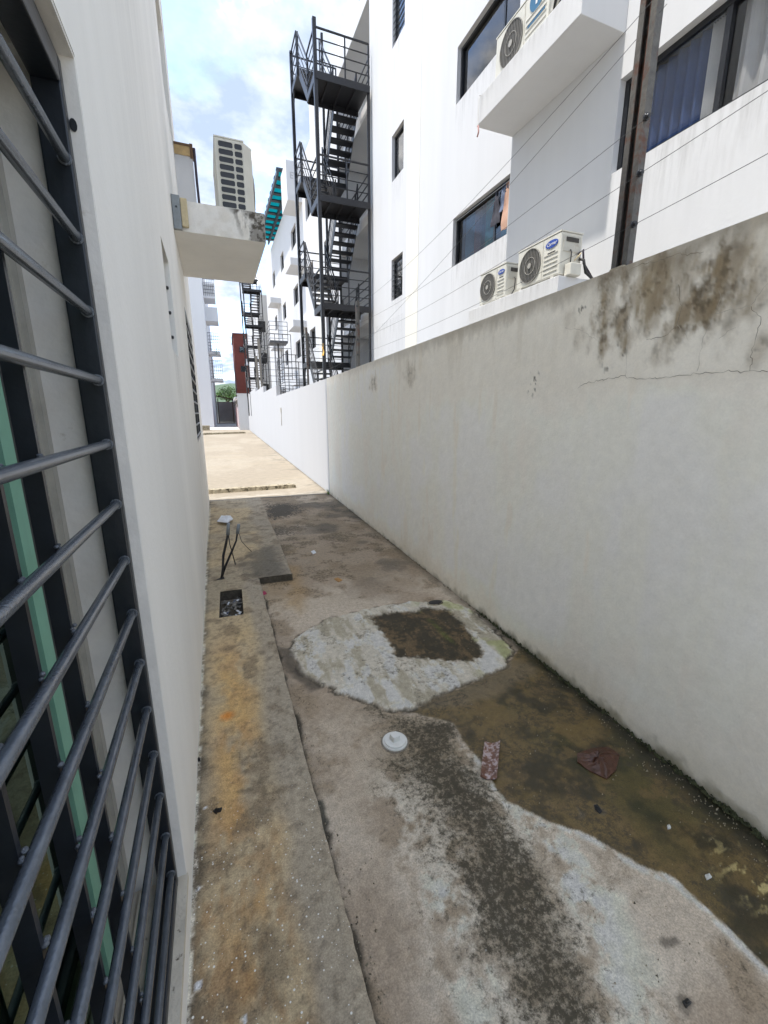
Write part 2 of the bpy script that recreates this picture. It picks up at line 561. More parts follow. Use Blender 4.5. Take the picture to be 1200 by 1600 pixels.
def mixc(c, col, m_):
    return c * (1 - m_[..., None]) + np.array(col) * m_[..., None]


def gridmesh(name, P, col, rough, m, speck=None, stain=None, keep=None, kind=None, skirt=False):
    """P: (r,c,3) grid of working-unit points"""
    r, c = P.shape[:2]
    idx = np.arange(r * c).reshape(r, c)
    q = np.stack([idx[:-1, :-1], idx[:-1, 1:], idx[1:, 1:], idx[1:, :-1]], -1)
    if keep is not None:
        q = q[keep]
    q = q.reshape(-1, 4)
    me = bpy.data.meshes.new(name)
    me.vertices.add(r * c); me.vertices.foreach_set('co', (P * K).astype(np.float32).ravel())
    me.loops.add(q.size); me.loops.foreach_set('vertex_index', q.ravel().astype(np.int32))
    me.polygons.add(len(q))
    me.polygons.foreach_set('loop_start', np.arange(0, q.size, 4, dtype=np.int32))
    me.polygons.foreach_set('use_smooth', np.ones(len(q), bool))
    me.update(calc_edges=True)
    a = me.attributes.new('col', 'FLOAT_COLOR', 'POINT')
    a.data.foreach_set('color', np.concatenate([np.clip(col, 0, 1), np.ones((r, c, 1))], -1).astype(np.float32).ravel())
    a = me.attributes.new('rough', 'FLOAT', 'POINT'); a.data.foreach_set('value', rough.astype(np.float32).ravel())
    if speck is not None:
        a = me.attributes.new('speck', 'FLOAT', 'POINT'); a.data.foreach_set('value', speck.astype(np.float32).ravel())
    if stain is not None:
        a = me.attributes.new('stain', 'FLOAT', 'POINT'); a.data.foreach_set('value', stain.astype(np.float32).ravel())
    me.materials.append(MAT[m])
    o = bpy.data.objects.new(name, me); COL.objects.link(o)
    ROOT[o.name] = (0, 0, 0)
    if kind: o['kind'] = kind
    return o


def yrows(y0, y1, k=.0042, mn=.006):
    ys = [y0]
    while ys[-1] < y1:
        ys.append(ys[-1] + max(mn, k * abs(ys[-1])))
    ys[-1] = y1
    return np.array(ys)


def gpoly(px, z=0.):
    return [tuple(onz(x, y, z)[:2]) for x, y in px]


# ================================================================== SETTING
# base ground, reaching the horizon
MB().quad((-900, -300, -.06), (900, -300, -.06), (900, 1500, -.06), (-900, 1500, -.06)).build('ground', 'base_earth')['kind'] = 'structure'

WX = 1.82                                              # face of the boundary wall
JY = 8.3                                               # joint between the two paved parts


def kerb(Y):
    return .235 - .0235 * (Y - .75)


# ---- alley floor (lower concrete channel)
ys = yrows(.25, JY)
xs = np.concatenate([np.linspace(-.45, .1, 12), np.arange(.108, WX + .02, .008)])
X, Y = np.meshgrid(xs, ys)
wx = X + (fbm(X, Y, 6, 4, sx=3) - .5) * .09; wy = Y + (fbm(X, Y, 6, 4, sx=40) - .5) * .09
fx = X + (fbm(X, Y, 22, 5, sx=5) - .5) * .07; fy = Y + (fbm(X, Y, 22, 5, sx=60) - .5) * .07
low, mid, fin = fbm(X, Y, 1.6, 4, sx=1), fbm(X, Y, 7, 5, sx=2), fbm(X, Y, 38, 4, .7, sx=8)
col = np.zeros(X.shape + (3,)) + np.array((.27, .235, .195))
col = mixc(col, (.345, .315, .275), sstep(.40, .68, low))
col = mixc(col, (.20, .165, .12), sstep(.50, .72, mid) * .6)
rough = np.full(X.shape, .85)
# back half: browner, blotchy
back = sstep(3.0, 4.4, Y)
col = mixc(col, (.175, .145, .105), back * (.35 + .5 * sstep(.42, .62, fbm(X, Y, 2.4, 5, sx=12))))
col = mixc(col, (.24, .19, .12), back * sstep(.5, .66, fbm(X, Y, 3.3, 4, sx=31)) * sstep(1.0, .2, X) * .8)
col = mixc(col, (.095, .085, .07), back * sstep(.46, .64, fbm(X, Y, 1.9, 5, sx=23)) * sstep(.5, 1.2, X) * .75)
# dark oily blot
d = psdf(fx, fy, gpoly([(412, 798), (424, 788), (446, 786), (468, 790), (474, 798), (452, 806), (430, 811), (412, 806)]))
blot = sstep(.10, -.14, d + (fin - .5) * .5 + (mid - .5) * .3); col = mixc(col, (.11, .09, .075), blot * .6)
d = psdf(fx, fy, gpoly([(400, 828), (430, 822), (452, 824), (470, 818), (452, 836), (420, 838)]))
blot = np.maximum(blot, .8 * sstep(.08, -.10, d + (fin - .5) * .5 + (mid - .5) * .3)); col = mixc(col, (.12, .095, .075), blot * .4)
# rusty stain below the notch
d = psdf(wx, wy, gpoly([(440, 880), (470, 885), (482, 930), (470, 960), (440, 945), (450, 915)]))
col = mixc(col, (.26, .19, .10), sstep(.06, -.10, d) * .55)
# pale efflorescence streak close to the camera, either side of the dark band
band = gpoly([(585, 1105), (650, 1105), (700, 1120), (765, 1215), (800, 1270), (850, 1320), (905, 1400), (950, 1500), (985, 1600), (1010, 1720),
              (790, 1720), (775, 1600), (745, 1500), (705, 1400), (668, 1300), (625, 1240), (600, 1180)])
db = psdf(wx, wy, band)
pale = sstep(.26, .0, np.abs(db + .02)) * sstep(.40, .60, fbm(X, Y, 12, 5, .65, sx=77) + .06)
pale *= sstep(1.62, 1.40, Y) * sstep(.05, .3, X)
col = mixc(col, (.50, .485, .45), pale * .8)
stain = .20 + .24 * sstep(.48, .68, mid) + .18 * back
dband = sstep(.20, -.20, db + (mid - .5) * .42 + (low - .5) * .25)
stain = np.maximum(np.maximum(stain, .18 + (.57 + .34 * (fbm(X, Y, 4.5, 3, sx=404) - .35)) * dband), .9 * blot)
col = mixc(col, (.15, .13, .09), dband * .55)
# wet moss brown area along the wall
wet = gpoly([(640, 1112), (700, 1085), (790, 1045), (812, 1012), (860, 1005), (1300, 1330), (1300, 1600), (1200, 1512), (1140, 1452), (1052, 1372), (1000, 1352), (930, 1308),
             (870, 1286), (793, 1252), (775, 1232), (752, 1190), (705, 1130)])
ddx, ddy = X + (fin - .5) * .012 + (mid - .5) * .03, Y + (fbm(X, Y, 30, 4, sx=66) - .5) * .02
dw = psdf(ddx, ddy, wet)
wm = sstep(.006, -.006, dw)
wcol = np.zeros(X.shape + (3,)) + np.array((.150, .104, .045))
wcol = mixc(wcol, (.055, .042, .020), sstep(.42, .66, fbm(X, Y, 8, 5, .6, sx=14)))
wcol = mixc(wcol, (.045, .050, .018), sstep(.45, .62, fbm(X, Y, 3, 4, sx=18)) * sstep(1.15, 1.6, X) * .5)
wcol = mixc(wcol, (.155, .105, .05), sstep(.56, .7, fbm(X, Y, 14, 4, sx=81)) * .7)
wcol = wcol * np.array((.86, .95, 1.02))
col = col * (1 - wm[..., None]) + wcol * wm[..., None]
stain = stain * (1 - wm) + wm * (.34 + .25 * sstep(.4, .6, mid))
rough = rough * (1 - wm) + wm * (.30 + .3 * sstep(.4, .65, mid))
edge = sstep(.030, .0, np.abs(dw - .012)) * (1 - wm) * sstep(1.75, 1.45, Y)
col = mixc(col, (.52, .51, .48), edge * .65 * sstep(.35, .6, fbm(X, Y, 20, 3, sx=2)))
# yellowish flecks near the wall, lower right
fl = sstep(.60, .66, fbm(X * 1.0, Y * 2.2, 22, 4, .6, sx=52)) * sstep(.18, .0, np.abs(X - 1.62)) * sstep(.28, .0, np.abs(Y - .62))
col = mixc(col, (.38, .34, .19), fl * .8)
# pale cement repair patch
patch_px = [(452, 1012), (470, 992), (505, 970), (560, 956), (640, 942), (700, 939), (735, 953), (770, 983), (803, 1016), (792, 1040), (748, 1062),
            (700, 1082), (655, 1105), (625, 1113), (590, 1108), (556, 1092), (500, 1072), (470, 1052)]
patch = gpoly(patch_px)
px_, py_ = X + (fbm(X, Y, 11, 6, .66, sx=33) - .5) * .11, Y + (fbm(X, Y, 11, 6, .66, sx=44) - .5) * .11
dp = psdf(px_, py_, patch)
pm = sstep(.008, -.012, dp)
pcol = np.zeros(X.shape + (3,)) + np.array((.36, .348, .315))
pcol = mixc(pcol, (.26, .245, .20), sstep(.45, .62, fbm(X * 1.7, Y * .6, 6, 5, .6, sx=9)) * .85)
pcol = mixc(pcol, (.50, .49, .455), sstep(.48, .66, fbm(X * 1.6, Y * .7, 8, 5, .65, sx=29)) * .85)
pcol = mixc(pcol, (.24, .27, .12), sstep(.45, .6, fbm(X, Y, 6, 3, sx=19)) * sstep(1.25, 1.55, X) * .55)
sq = gpoly([(578, 963), (622, 957), (650, 957), (664, 950), (700, 954), (732, 985), (757, 1020), (742, 1033), (690, 1032), (620, 1026), (604, 1000)])
ds = psdf(X + (fbm(X, Y, 24, 5, .65, sx=61) - .5) * .07, Y + (fbm(X, Y, 24, 5, .65, sx=21) - .5) * .07, sq)
sm_ = sstep(.03, -.03, ds + (fin - .5) * .06)
scol = np.zeros(X.shape + (3,)) + np.array((.12, .092, .055))
scol = mixc(scol, (.05, .042, .025), sstep(.42, .6, fbm(X, Y, 16, 5, .65, sx=93)))
scol = mixc(scol, (.10, .12, .03), sstep(.04, .0, np.abs(X - 1.38)) * sstep(.4, .6, mid) * .6)
pcol = pcol * (1 - sm_[..., None]) + scol * sm_[..., None]
col = col * (1 - pm[..., None]) + pcol * pm[..., None]
stain = stain * (1 - pm) + pm * (.10 + .38 * sstep(.46, .62, fbm(X * 1.6, Y * .6, 8, 4, .6, sx=123)) + .35 * sm_)
rough = rough * (1 - pm) + .9 * pm
rim = sstep(.022, .0, np.abs(dp - .006)) * sstep(.42, .56, fbm(X, Y, 18, 4, sx=57) + .1 * sstep(2.6, 2.0, Y))
col = mixc(col, (.045, .040, .03), rim * .85)
# damp brown apron below the patch on the right
dd = psdf(wx, wy, gpoly([(655, 1105), (748, 1062), (800, 1030), (845, 1040), (820, 1065), (740, 1100), (690, 1112)]))
am = sstep(.03, -.03, dd) * (1 - pm) * .8
col = mixc(col, (.15, .125, .085), am)
# wet dark puddle left of the patch and along the kerb
dk = psdf(wx, wy, gpoly([(436, 1010), (456, 1012), (470, 1052), (500, 1075), (480, 1078), (452, 1050)]))
col = mixc(col, (.085, .075, .062), sstep(.02, -.02, dk) * .8)
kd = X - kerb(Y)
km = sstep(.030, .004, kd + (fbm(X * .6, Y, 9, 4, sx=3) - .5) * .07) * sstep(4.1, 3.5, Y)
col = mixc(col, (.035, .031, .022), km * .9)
d = psdf(wx * .5 + fx * .5, wy * .5 + fy * .5, gpoly([(488, 1240), (503, 1250), (515, 1285), (508, 1310), (500, 1290)]))
col = mixc(col, (.06, .06, .05), sstep(.01, -.01, d) * .9)
# black mossy line along the foot of the wall
bm_ = sstep(.105 + .05 * sstep(2.2, .8, Y), .02 + .015 * sstep(2.2, .8, Y), (WX - X) + (fbm(X, Y, 11, 4, sx=37) - .5) * .08) * (.35 + .65 * sstep(3.2, 1.8, Y))
col = mixc(col, (.018, .019, .010), bm_ * .95)
# scattered dark blotches close to the camera
for bx, by in ((1045, 1470), (1072, 1568), (935, 1268), (905, 1270), (700, 1240)):
    c0 = onz(bx, by)
    dd = np.hypot((fx - c0[0]) * 1.0, (fy - c0[1]) * 1.2)
    col = mixc(col, (.11, .10, .085), sstep(.030, .012, dd) * .7)
Z = (fbm(X, Y, 3, 4, sx=5) - .5) * .012 + (mid - .5) * .006 + (fin - .5) * .0025
Z = Z + pm * (.005 + .008 * fbm(X * 1.5, Y * .7, 6, 3, sx=70) - .010 * sm_) - rim * .006
Z = Z - km * .004
Z[:, :12] = -.02
alley = gridmesh('alley_floor', np.stack([X, Y, Z], -1), np.minimum(1.98 * col ** 1.26 * np.array((1.07, 1.0, .90)), np.array((.60, .57, .51))), rough, 'wet_concrete', speck=.35 + 0 * X, stain=stain, kind='structure')

# ---- raised walkway strip along the left building, with the open drain pit
PX0, PX1, PY0, PY1 = -.185, -.005, 3.22, 3.74


def leftx(y): return LX0 - y * SL


def stripz(y):
    return .068 - .062 * sstep(4.9, 6.6, y)


def strip_piece(name, y0, y1, xr, hole):
    ys_ = yrows(y0, y1, .004, .006)
    if hole:
        ys_ = np.unique(np.round(np.concatenate([ys_, [PY0, PY1]]), 4))
    rows = []
    n1_, n2_, n3_ = 10, 24, 34
    for y in ys_:
        xl = leftx(y) - .05
        xe = xr(y) + (fbm(np.array([y * 1.0]), np.array([0.3]), 14, 4, sx=4)[0] - .5) * .014
        rows.append(np.concatenate([np.linspace(xl, PX0, n1_, endpoint=False), np.linspace(PX0, PX1, n2_, endpoint=False), np.linspace(PX1, xe, n3_)]))
    X = np.array(rows); Y = np.repeat(ys_[:, None], X.shape[1], 1)
    low, mid, fin = fbm(X, Y, 2.0, 4, sx=101), fbm(X, Y, 9, 5, sx=102), fbm(X, Y, 40, 4, .7, sx=108)
    col = np.zeros(X.shape + (3,)) + np.array((.255, .225, .175))
    col = mixc(col, (.33, .275, .19), sstep(.42, .62, low) * .7)
    t = (X - leftx(Y)) / (xr(Y) - leftx(Y) + 1e-6)
    mid_band = sstep(.36, .08, np.abs(t - .42 + (fbm(X, Y, 2.2, 4, sx=150) - .5) * .35))
    rust = mid_band * sstep(.36, .58, fbm(X, Y * .45, 6, 5, .6, sx=131)) * sstep(3.2, 2.2, Y)
    col = mixc(col, (.31, .20, .09), rust * .75)
    yel = mid_band * sstep(.40, .58, fbm(X, Y, 4, 4, sx=171)) * sstep(1.0, 1.5, Y) * sstep(3.4, 2.4, Y)
    col = mixc(col, (.40, .30, .15), yel * .38)
    near = sstep(1.7, 1.1, Y)
    col = mixc(col, (.215, .14, .075), near * sstep(.40, .62, fbm(X, Y * .5, 22, 5, .7, sx=181)) * sstep(.82, .55, t) * .6)
    grey = sstep(.62, .80, t + (fbm(X, Y, 4, 3, sx=8) - .5) * .25)
    col = mixc(col, (.235, .215, .185), grey * .8)
    col = mixc(col, (.13, .105, .075), sstep(.55, .7, mid) * .5)
    col = mixc(col, (.07, .06, .045), sstep(.60, .70, fin) * .35)
    c0 = onz(356, 1118, .07)
    col = mixc(col, (.40, .17, .03), sstep(.05, .0, np.hypot(X - c0[0], Y - c0[1]) + (mid - .5) * .06) * .8)
    # dark patch beside the cables
    dk_ = psdf(X + (mid - .5) * .2, Y + (fin - .5) * .15, gpoly([(392, 862), (430, 852), (447, 895), (450, 905), (400, 905), (380, 890)], .06))
    col = mixc(col, (.085, .08, .07), sstep(.10, -.10, dk_) * .75)
    # grime against the wall
    gw = sstep(.05, .0, (X - leftx(Y)) + (fbm(X, Y, 16, 4, sx=5) - .5) * .06)
    col = mixc(col, (.10, .09, .07), gw * .7)
    # paint slopped along the wall foot
    pw = sstep(.012, .004, (X - leftx(Y)) + (fbm(X, Y, 26, 4, sx=15) - .5) * .03)
    col = mixc(col, (.62, .61, .58), pw * .6)
    for bx, by, r in ((311, 1388, .009), (309, 1542, .012), (382, 1592, .009), (321, 1262, .006)):
        c0 = onz(bx, by, .07)
        col = mixc(col, (.70, .69, .65), sstep(r, r * .55, np.hypot(X - c0[0], (Y - c0[1]) * .75) + (fin - .5) * .012))
    Z = stripz(Y) + (low - .5) * .008 + (fin - .5) * .0025
    edge_round = sstep(.020, .0, xr(Y) - X)
    Z = Z - edge_round * .007
    # vertical kerb face, its shade painted in as a dark tone, deepest at the foot
    X = np.concatenate([X, X[:, -1:] + .002, X[:, -1:] + .003], 1); Y = np.concatenate([Y, Y[:, -1:], Y[:, -1:]], 1)
    Z = np.concatenate([Z, Z[:, -1:] * .5, Z[:, -1:] * 0 - .015], 1)
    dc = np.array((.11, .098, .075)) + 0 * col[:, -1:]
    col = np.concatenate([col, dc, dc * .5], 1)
    col = np.minimum(2.15 * col ** 1.22 * np.array((1.0, .95, .86)), .75)
    rough = np.full(X.shape, .88)
    speck = np.concatenate([sstep(2.2, .9, Y[:, :-2]) * (.25 + .75 * sstep(.35, .6, low)), np.zeros((len(ys_), 2))], 1)
    keep = None
    if hole:
        yc = (ys_[:-1] + ys_[1:]) / 2
        cc = np.arange(X.shape[1] - 1)
        keep = ~(((yc > PY0) & (yc < PY1))[:, None] & ((cc >= n1_) & (cc < n1_ + n2_))[None, :])
    st = np.zeros(X.shape) + .42; st[:, :-2] = .20 + .26 * sstep(.48, .68, mid) + .25 * gw
    return np.stack([X, Y, Z], -1), col, rough, speck, keep, st


P, c_, r_, s_, k_, t_ = strip_piece('a', .2, 3.96, kerb, True)
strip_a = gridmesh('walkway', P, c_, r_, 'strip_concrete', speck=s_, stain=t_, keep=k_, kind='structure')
P, c_, r_, s_, k_, t_ = strip_piece('b', 3.96, JY, lambda y: .47 + 0 * y, False)
strip_b = gridmesh('walkway_pad', P, c_, r_, 'strip_concrete', speck=s_, stain=t_, kind='structure')
# cut end of the pad beside the strip and drain pit shaft, both coloured dark as shade
MB().box(kerb(3.96) - .01, .472, 3.955, 3.985, -.02, .062).build('pad_edge', 'pit_soil_and_shade', strip_b)  # dark tone stands in for the shade on this face
pit = MB()
zb = -.045
for (x0, x1, y0, y1) in ((PX0 - .02, PX0, PY0 - .02, PY1 + .02), (PX1, PX1 + .02, PY0 - .02, PY1 + .02), (PX0, PX1, PY1, PY1 + .02), (PX0, PX1, PY0 - .02, PY0)):
    pit.box(x0, x1, y0, y1, zb, .058)
pit.build('pit_lining', 'pit_soil_and_shade', strip_a)  # lining darkened so the pit looks deeper, shade put into its colour
MB().box(PX0 - .02, PX1 + .02, PY0 - .02, PY1 + .02, zb - .02, zb).build('pit_bottom', 'pit_soil_and_shade', strip_a)

# ---- sunlit yard paving beyond the joint
ys_ = np.concatenate([np.linspace(JY, 14, 150), np.linspace(14.1, 44, 160)])
xs_ = np.linspace(-9, 1.85, 200)
X, Y = np.meshgrid(xs_, ys_)
col = np.zeros(X.shape + (3,)) + np.array((.262, .222, .168))
col = mixc(col, (.30, .26, .202), sstep(.4, .65, fbm(X, Y * .5, 1.1, 5, sx=4)))
col = mixc(col, (.29, .245, .18), sstep(.54, .7, fbm(X * .5, Y * 1.3, 1.4, 5, sx=9)) * .6)
dk_ = sstep(.9, .1, 1.82 - X) * sstep(.56, .68, fbm(X * .8, Y * 2.2, 1.6, 5, .65, sx=14))
col = mixc(col, (.15, .13, .10), dk_ * .85)
col = mixc(col, (.09, .08, .06), sstep(.08, .02, (1.82 - X) + (fbm(X, Y, 4, 3) - .5) * .1) * .6)
dj = Y - JY
col = mixc(col, (.20, .175, .13), sstep(.30, .0, dj + (fbm(X, Y, 6, 5, .65, sx=2) - .4) * .5) * .75)
col = mixc(col, (.62, .60, .54), sstep(.28, .05, np.abs(dj - .22)) * sstep(.48, .6, fbm(X * .5, Y * 3, 5, 4, sx=32)) * .3)
Z = .006 + (fbm(X, Y, .8, 3) - .5) * .006
gridmesh('yard_paving', np.stack([X, Y, Z], -1), col, np.full(X.shape, .9), 'yard_concrete', kind='structure')
MB().box(-3, 1.85, 44, 75, -.05, .02).build('far_paving', 'wall_grey')['kind'] = 'structure'

# far hill
hx = np.linspace(-700, 700, 80); hy = np.linspace(600, 1100, 30)
X, Y = np.meshgrid(hx, hy)
Zh = 62 * np.exp(-((Y - 900) / 170) ** 2) * (.65 + .7 * fbm(X, Y, .004, 4, sx=3))
o = gridmesh('hill', np.stack([X, Y, Zh - 3], -1), np.zeros(X.shape + (3,)) + np.array((.08, .12, .07)), np.full(X.shape, .95), 'yard_concrete', kind='structure')

# ================================================================== BOUNDARY WALLS
wall_n = thing('boundary_wall', (WX + .07, 4, 0), 'grey stained and cracked boundary wall close on the right', 'wall')
WT = 2.262


def wtop(y): return 2.287 - .0062 * y


za = np.linspace(0, 1, 225)
ya = yrows(-.4, JY, .004, .009)
Yw, Zw = np.meshgrid(ya, za)
TW = wtop(Yw); Zw = Zw * TW
low, mid, fin = fbm(Yw, Zw, 1.3, 4, sx=201), fbm(Yw, Zw, 6, 5, sx=202), fbm(Yw, Zw, 34, 4, .7, sx=203)
col = np.zeros(Yw.shape + (3,)) + np.array((.69, .675, .645))
col = mixc(col, (.73, .72, .695), sstep(.4, .65, low) * .8)
col = mixc(col, (.63, .605, .56), sstep(.48, .66, fbm(Yw, Zw * .35, 3, 5, sx=211)) * .25)
# band above the crack is a greyer, older coat
col = mixc(col, (.60, .575, .525), sstep(1.58, 1.80, Zw + (mid - .5) * .25) * .35 * sstep(5.5, 3.0, Yw))


def wpt(x, y):
    p = onx(x, y, WX); return (p[1], p[2])


vst = fbm(Yw, Zw * .28, 24, 5, .6, sx=221)
pat = fbm(Yw, Zw * .6, 16, 5, .62, sx=231)
for (bx, by, ry, rz, s) in ((948, 478, .05, .14, 1.0), (975, 492, .05, .12, .8), (1010, 470, .07, .14, .9), (1040, 450, .06, .10, .7), (1068, 480, .05, .13, .75), (1112, 450, .07, .12, 1.0), (1130, 425, .06, .08, .9),
                            (1085, 490, .07, .05, .7), (1150, 440, .05, .08, .5), (1030, 545, .035, .05, .4), (942, 532, .02, .09, .9), (1185, 445, .03, .10, .6), (1190, 540, .03, .06, .5), (1140, 500, .03, .09, .4),
                            (640, 585, .12, .10, .45), (583, 600, .12, .09, .55), (1150, 395, .07, .08, .45), (1065, 410, .12, .05, .5), (960, 430, .12, .04, .5), (890, 505, .03, .05, .3), (905, 530, .03, .04, .35)):
    cy, cz = wpt(bx, by)
    r = np.sqrt(((Yw - cy) / ry) ** 2 + ((Zw - cz) / rz) ** 2) * .62
    mk = sstep(1.15, .25, r + (pat - .5) * 1.9) * (.45 + .55 * sstep(.35, .6, vst)) * s
    col = mixc(col, (.21, .165, .105), mk * .9)
    col = mixc(col, (.060, .048, .032), mk * sstep(.46, .60, fin * .5 + pat * .5) * .95)
# dark weathering running down from the coping
top = sstep(.16, .0, (TW - Zw) * (.6 + 1.2 * vst) + (pat - .5) * .12)
col = mixc(col, (.17, .145, .11), top * .6 * (.45 + .55 * sstep(5.0, 2.0, Yw)))
run = sstep(.60, .74, fbm(Yw, Zw * .12, 9, 5, .6, sx=241)) * sstep(.55, .0, TW - Zw)
col = mixc(col, (.36, .315, .24), run * .25)
# faint yellow runs and chips
col = mixc(col, (.47, .40, .27), sstep(.66, .76, fbm(Yw, Zw * .2, 7, 4, sx=251)) * .15)
# chipped paint marks
cm = sstep(.70, .74, fbm(Yw * 1.3, Zw * .8, 34, 3, .5, sx=261))
for bx, by, rr in ((960, 560, .10), (835, 600, .10), (910, 478, .05), (985, 585, .05)):
    cy, cz = wpt(bx, by)
    col = mixc(col, (.10, .095, .085), cm * sstep(rr, rr * .4, np.hypot(Yw - cy, Zw - cz)) * .9)
# grime and moss creeping up from the floor
ft = sstep(.075, .0, Zw + (fbm(Yw, Zw, 14, 4, sx=271) - .42) * .11 - .012 * sstep(2.5, .8, Yw))
col = mixc(col, (.045, .047, .026), ft * (.5 + .45 * sstep(3.8, 2.2, Yw)))
ft2 = sstep(.30, .0, Zw + (fbm(Yw, Zw, 5, 4, sx=281) - .5) * .25)
col = mixc(col, (.58, .53, .42), ft2 * .45)
bulge = (fbm(Yw, Zw, 2.2, 4, sx=291) - .5) * .010 + (mid - .5) * .0035
P = np.stack([WX - bulge * sstep(0, .1, TW - Zw), Yw, Zw], -1)
face = gridmesh('wall_face', P, np.minimum(col * np.array((1.33, 1.29, 1.20)), np.array((.90, .875, .82))), np.full(Yw.shape, .88), 'wall_stained')
wface = face
face.parent = wall_n; face.location = -Vector(ROOT[wall_n.name]) * K
def wall_prism(x0, x1, y0, y1, dz):
    a_, b_ = wtop(y0) - dz, wtop(y1) - dz
    return MB()._add([(x0, y0, -.05), (x1, y0, -.05), (x1, y0, a_), (x0, y0, a_), (x0, y1, -.05), (x1, y1, -.05), (x1, y1, b_), (x0, y1, b_)],
                     [(0, 1, 2, 3), (4, 5, 6, 7), (0, 1, 5, 4), (1, 2, 6, 5), (2, 3, 7, 6), (3, 0, 4, 7)])


wall_prism(WX + .012, WX + .15, -.402, JY, .0).build('wall_core', 'slab_stained', wall_n)
wall_prism(WX + .002, WX + .15, -1.3, -.403, 0).build('wall_end', 'slab_stained', wall_n)


def crack(parent, pts, wd, m, seed, xf=None):
    """thin jagged fissure laid on the wall face"""
    rnd = random.Random(seed)
    pl = [Vector((p[0], p[1])) for p in pts]
    line = []
    for a, b in zip(pl[:-1], pl[1:]):
        n_ = max(2, int((b - a).length / .012))
        for i in range(n_):
            line.append(a.lerp(b, i / n_) + Vector((rnd.gauss(0, .0028), rnd.gauss(0, .0028))))
    line.append(pl[-1])
    mb = MB()
    for i in range(len(line) - 1):
        a, b = line[i], line[i + 1]
        d = (b - a); nrm = Vector((-d.y, d.x)).normalized()
        f0 = wd * .62 * (.35 + .9 * abs(math.sin(i * .37 + seed)))
        f1 = wd * .62 * (.35 + .9 * abs(math.sin((i + 1) * .37 + seed)))
        q = [a - nrm * f0, a + nrm * f0, b + nrm * f1, b - nrm * f1]
        mb.quad(*[(WX - .0085, p.x, p.y) for p in q])
    return mb.build('crack', m, parent)


CR = [([(905, 606), (913, 600), (940, 594), (975, 588), (982, 590), (1010, 592), (1050, 588), (1090, 584), (1150, 580), (1202, 581)], .0016, 'crack'),
      ([(1092, 582), (1096, 550), (1102, 528), (1120, 490), (1150, 483), (1175, 478), (1190, 458), (1204, 442)], .0013, 'crack_soft'),
      ([(981, 586), (980, 560), (984, 535), (986, 500)], .0010, 'crack_soft'),
      ([(1012, 532), (1040, 525), (1060, 508), (1066, 480), (1062, 445)], .0018, 'crack'),
      ([(1060, 508), (1072, 520), (1078, 533)], .0011, 'crack_soft'),
      ([(1175, 478), (1192, 495), (1184, 525), (1178, 552), (1174, 580)], .0014, 'crack'),
      ([(985, 421), (1010, 412), (1030, 408), (1055, 399), (1102, 394)], .0016, 'crack'),
      ([(1125, 530), (1140, 518), (1152, 512)], .0010, 'crack_soft'),
      ([(885, 514), (905, 515), (935, 532)], .0009, 'crack_soft'),
      ([(1075, 388), (1074, 398)], .0014, 'crack'),
      ([(1120, 490), (1128, 465), (1124, 450)], .0009, 'crack_soft')]
for i, (pp, wd, m_) in enumerate(CR):
    crack(wall_n, [wpt(*p) for p in pp], wd, m_, i)

# moss tufts along the foot of the wall
rnd = random.Random(4)
mb = MB()
for i in range(900):
    y = .5 + 6.5 * rnd.random() ** 1.7
    cl = vnoise(np.array([y * 3.1]), np.array([.5]))[0]
    if rnd.random() > .15 + 1.1 * cl: continue
    r = rnd.uniform(.002, .010) * (.5 + cl) * (1.2 if y < 3 else .7)
    x = WX - rnd.uniform(0, .02); z = rnd.uniform(0, .012)
    vs = []
    for k in range(5):
        t = 2 * math.pi * k / 5 + rnd.random()
        vs.append((x - abs(math.cos(t)) * r * .8, y + math.sin(t) * r * 1.4, z))
    vs.append((x - r * .3, y, z + r * 1.5))
    mb._add(vs, [(k, (k + 1) % 5, 5) for k in range(5)])
tag(mb.build('moss', 'moss'), 'dark moss tufts along the foot of the stained wall', 'moss', kind='stuff')

# far, freshly painted stretch with stepped top
wall_f = thing('boundary_wall', (WX + .07, 20, 0), 'bright white boundary wall stretch with stepped top beside the sunlit yard', 'wall')
mb = MB()
for y0, y1, zt in ((JY, 17.3, 2.235), (17.3, 23.5, 2.62), (23.5, 30, 2.95), (30, 43, 3.2)):
    mb.box(WX, WX + .15, y0, y1, -.05, zt)
mb.build('wall_panel', 'plaster_bright', wall_f)
o = MB().box(WX - .03, WX, 15.9, 16.15, 1.62, 1.78); o.tube([(WX - .012, 16.0, 1.62), (WX - .012, 16.0, 1.15)], .012, 6)
o.build('outlet_box', 'ac_side', wall_f)
pil = thing('gate_pillar', (1.35, 43, 0), 'broad white pillar at the far end of the white wall', 'pillar')
MB().box(.95, 1.98, 43, 43.5, 0, 3.25).build('pillar_shaft', 'plaster_white', pil)
MB().box(.91, 2.02, 42.96, 43.54, 3.25, 3.36).build('pillar_cap', 'plaster_white', pil)
g = thing('gate', (1.2, 50, 0), 'row of red and pink gate leaves beyond the white pillar', 'gate')
for i in range(6):
    y = 43.7 + i * 2.6
    MB().box(1.0 - .02 * i, 1.06 - .02 * i, y, y + 2.4, .08, 2.2 if i % 2 else 2.5).build('gate_leaf', 'gate_red' if i % 3 == 0 else 'gate_pink', g)
    MB().box(.98 - .02 * i, 1.1 - .02 * i, y + 2.42, y + 2.58, 0, 2.9).build('gate_post', 'plank_grey', g)
MB().box(.7, 1.25, 43.7, 59.4, 2.92, 3.08).build('gate_canopy', 'plaster_far', g)


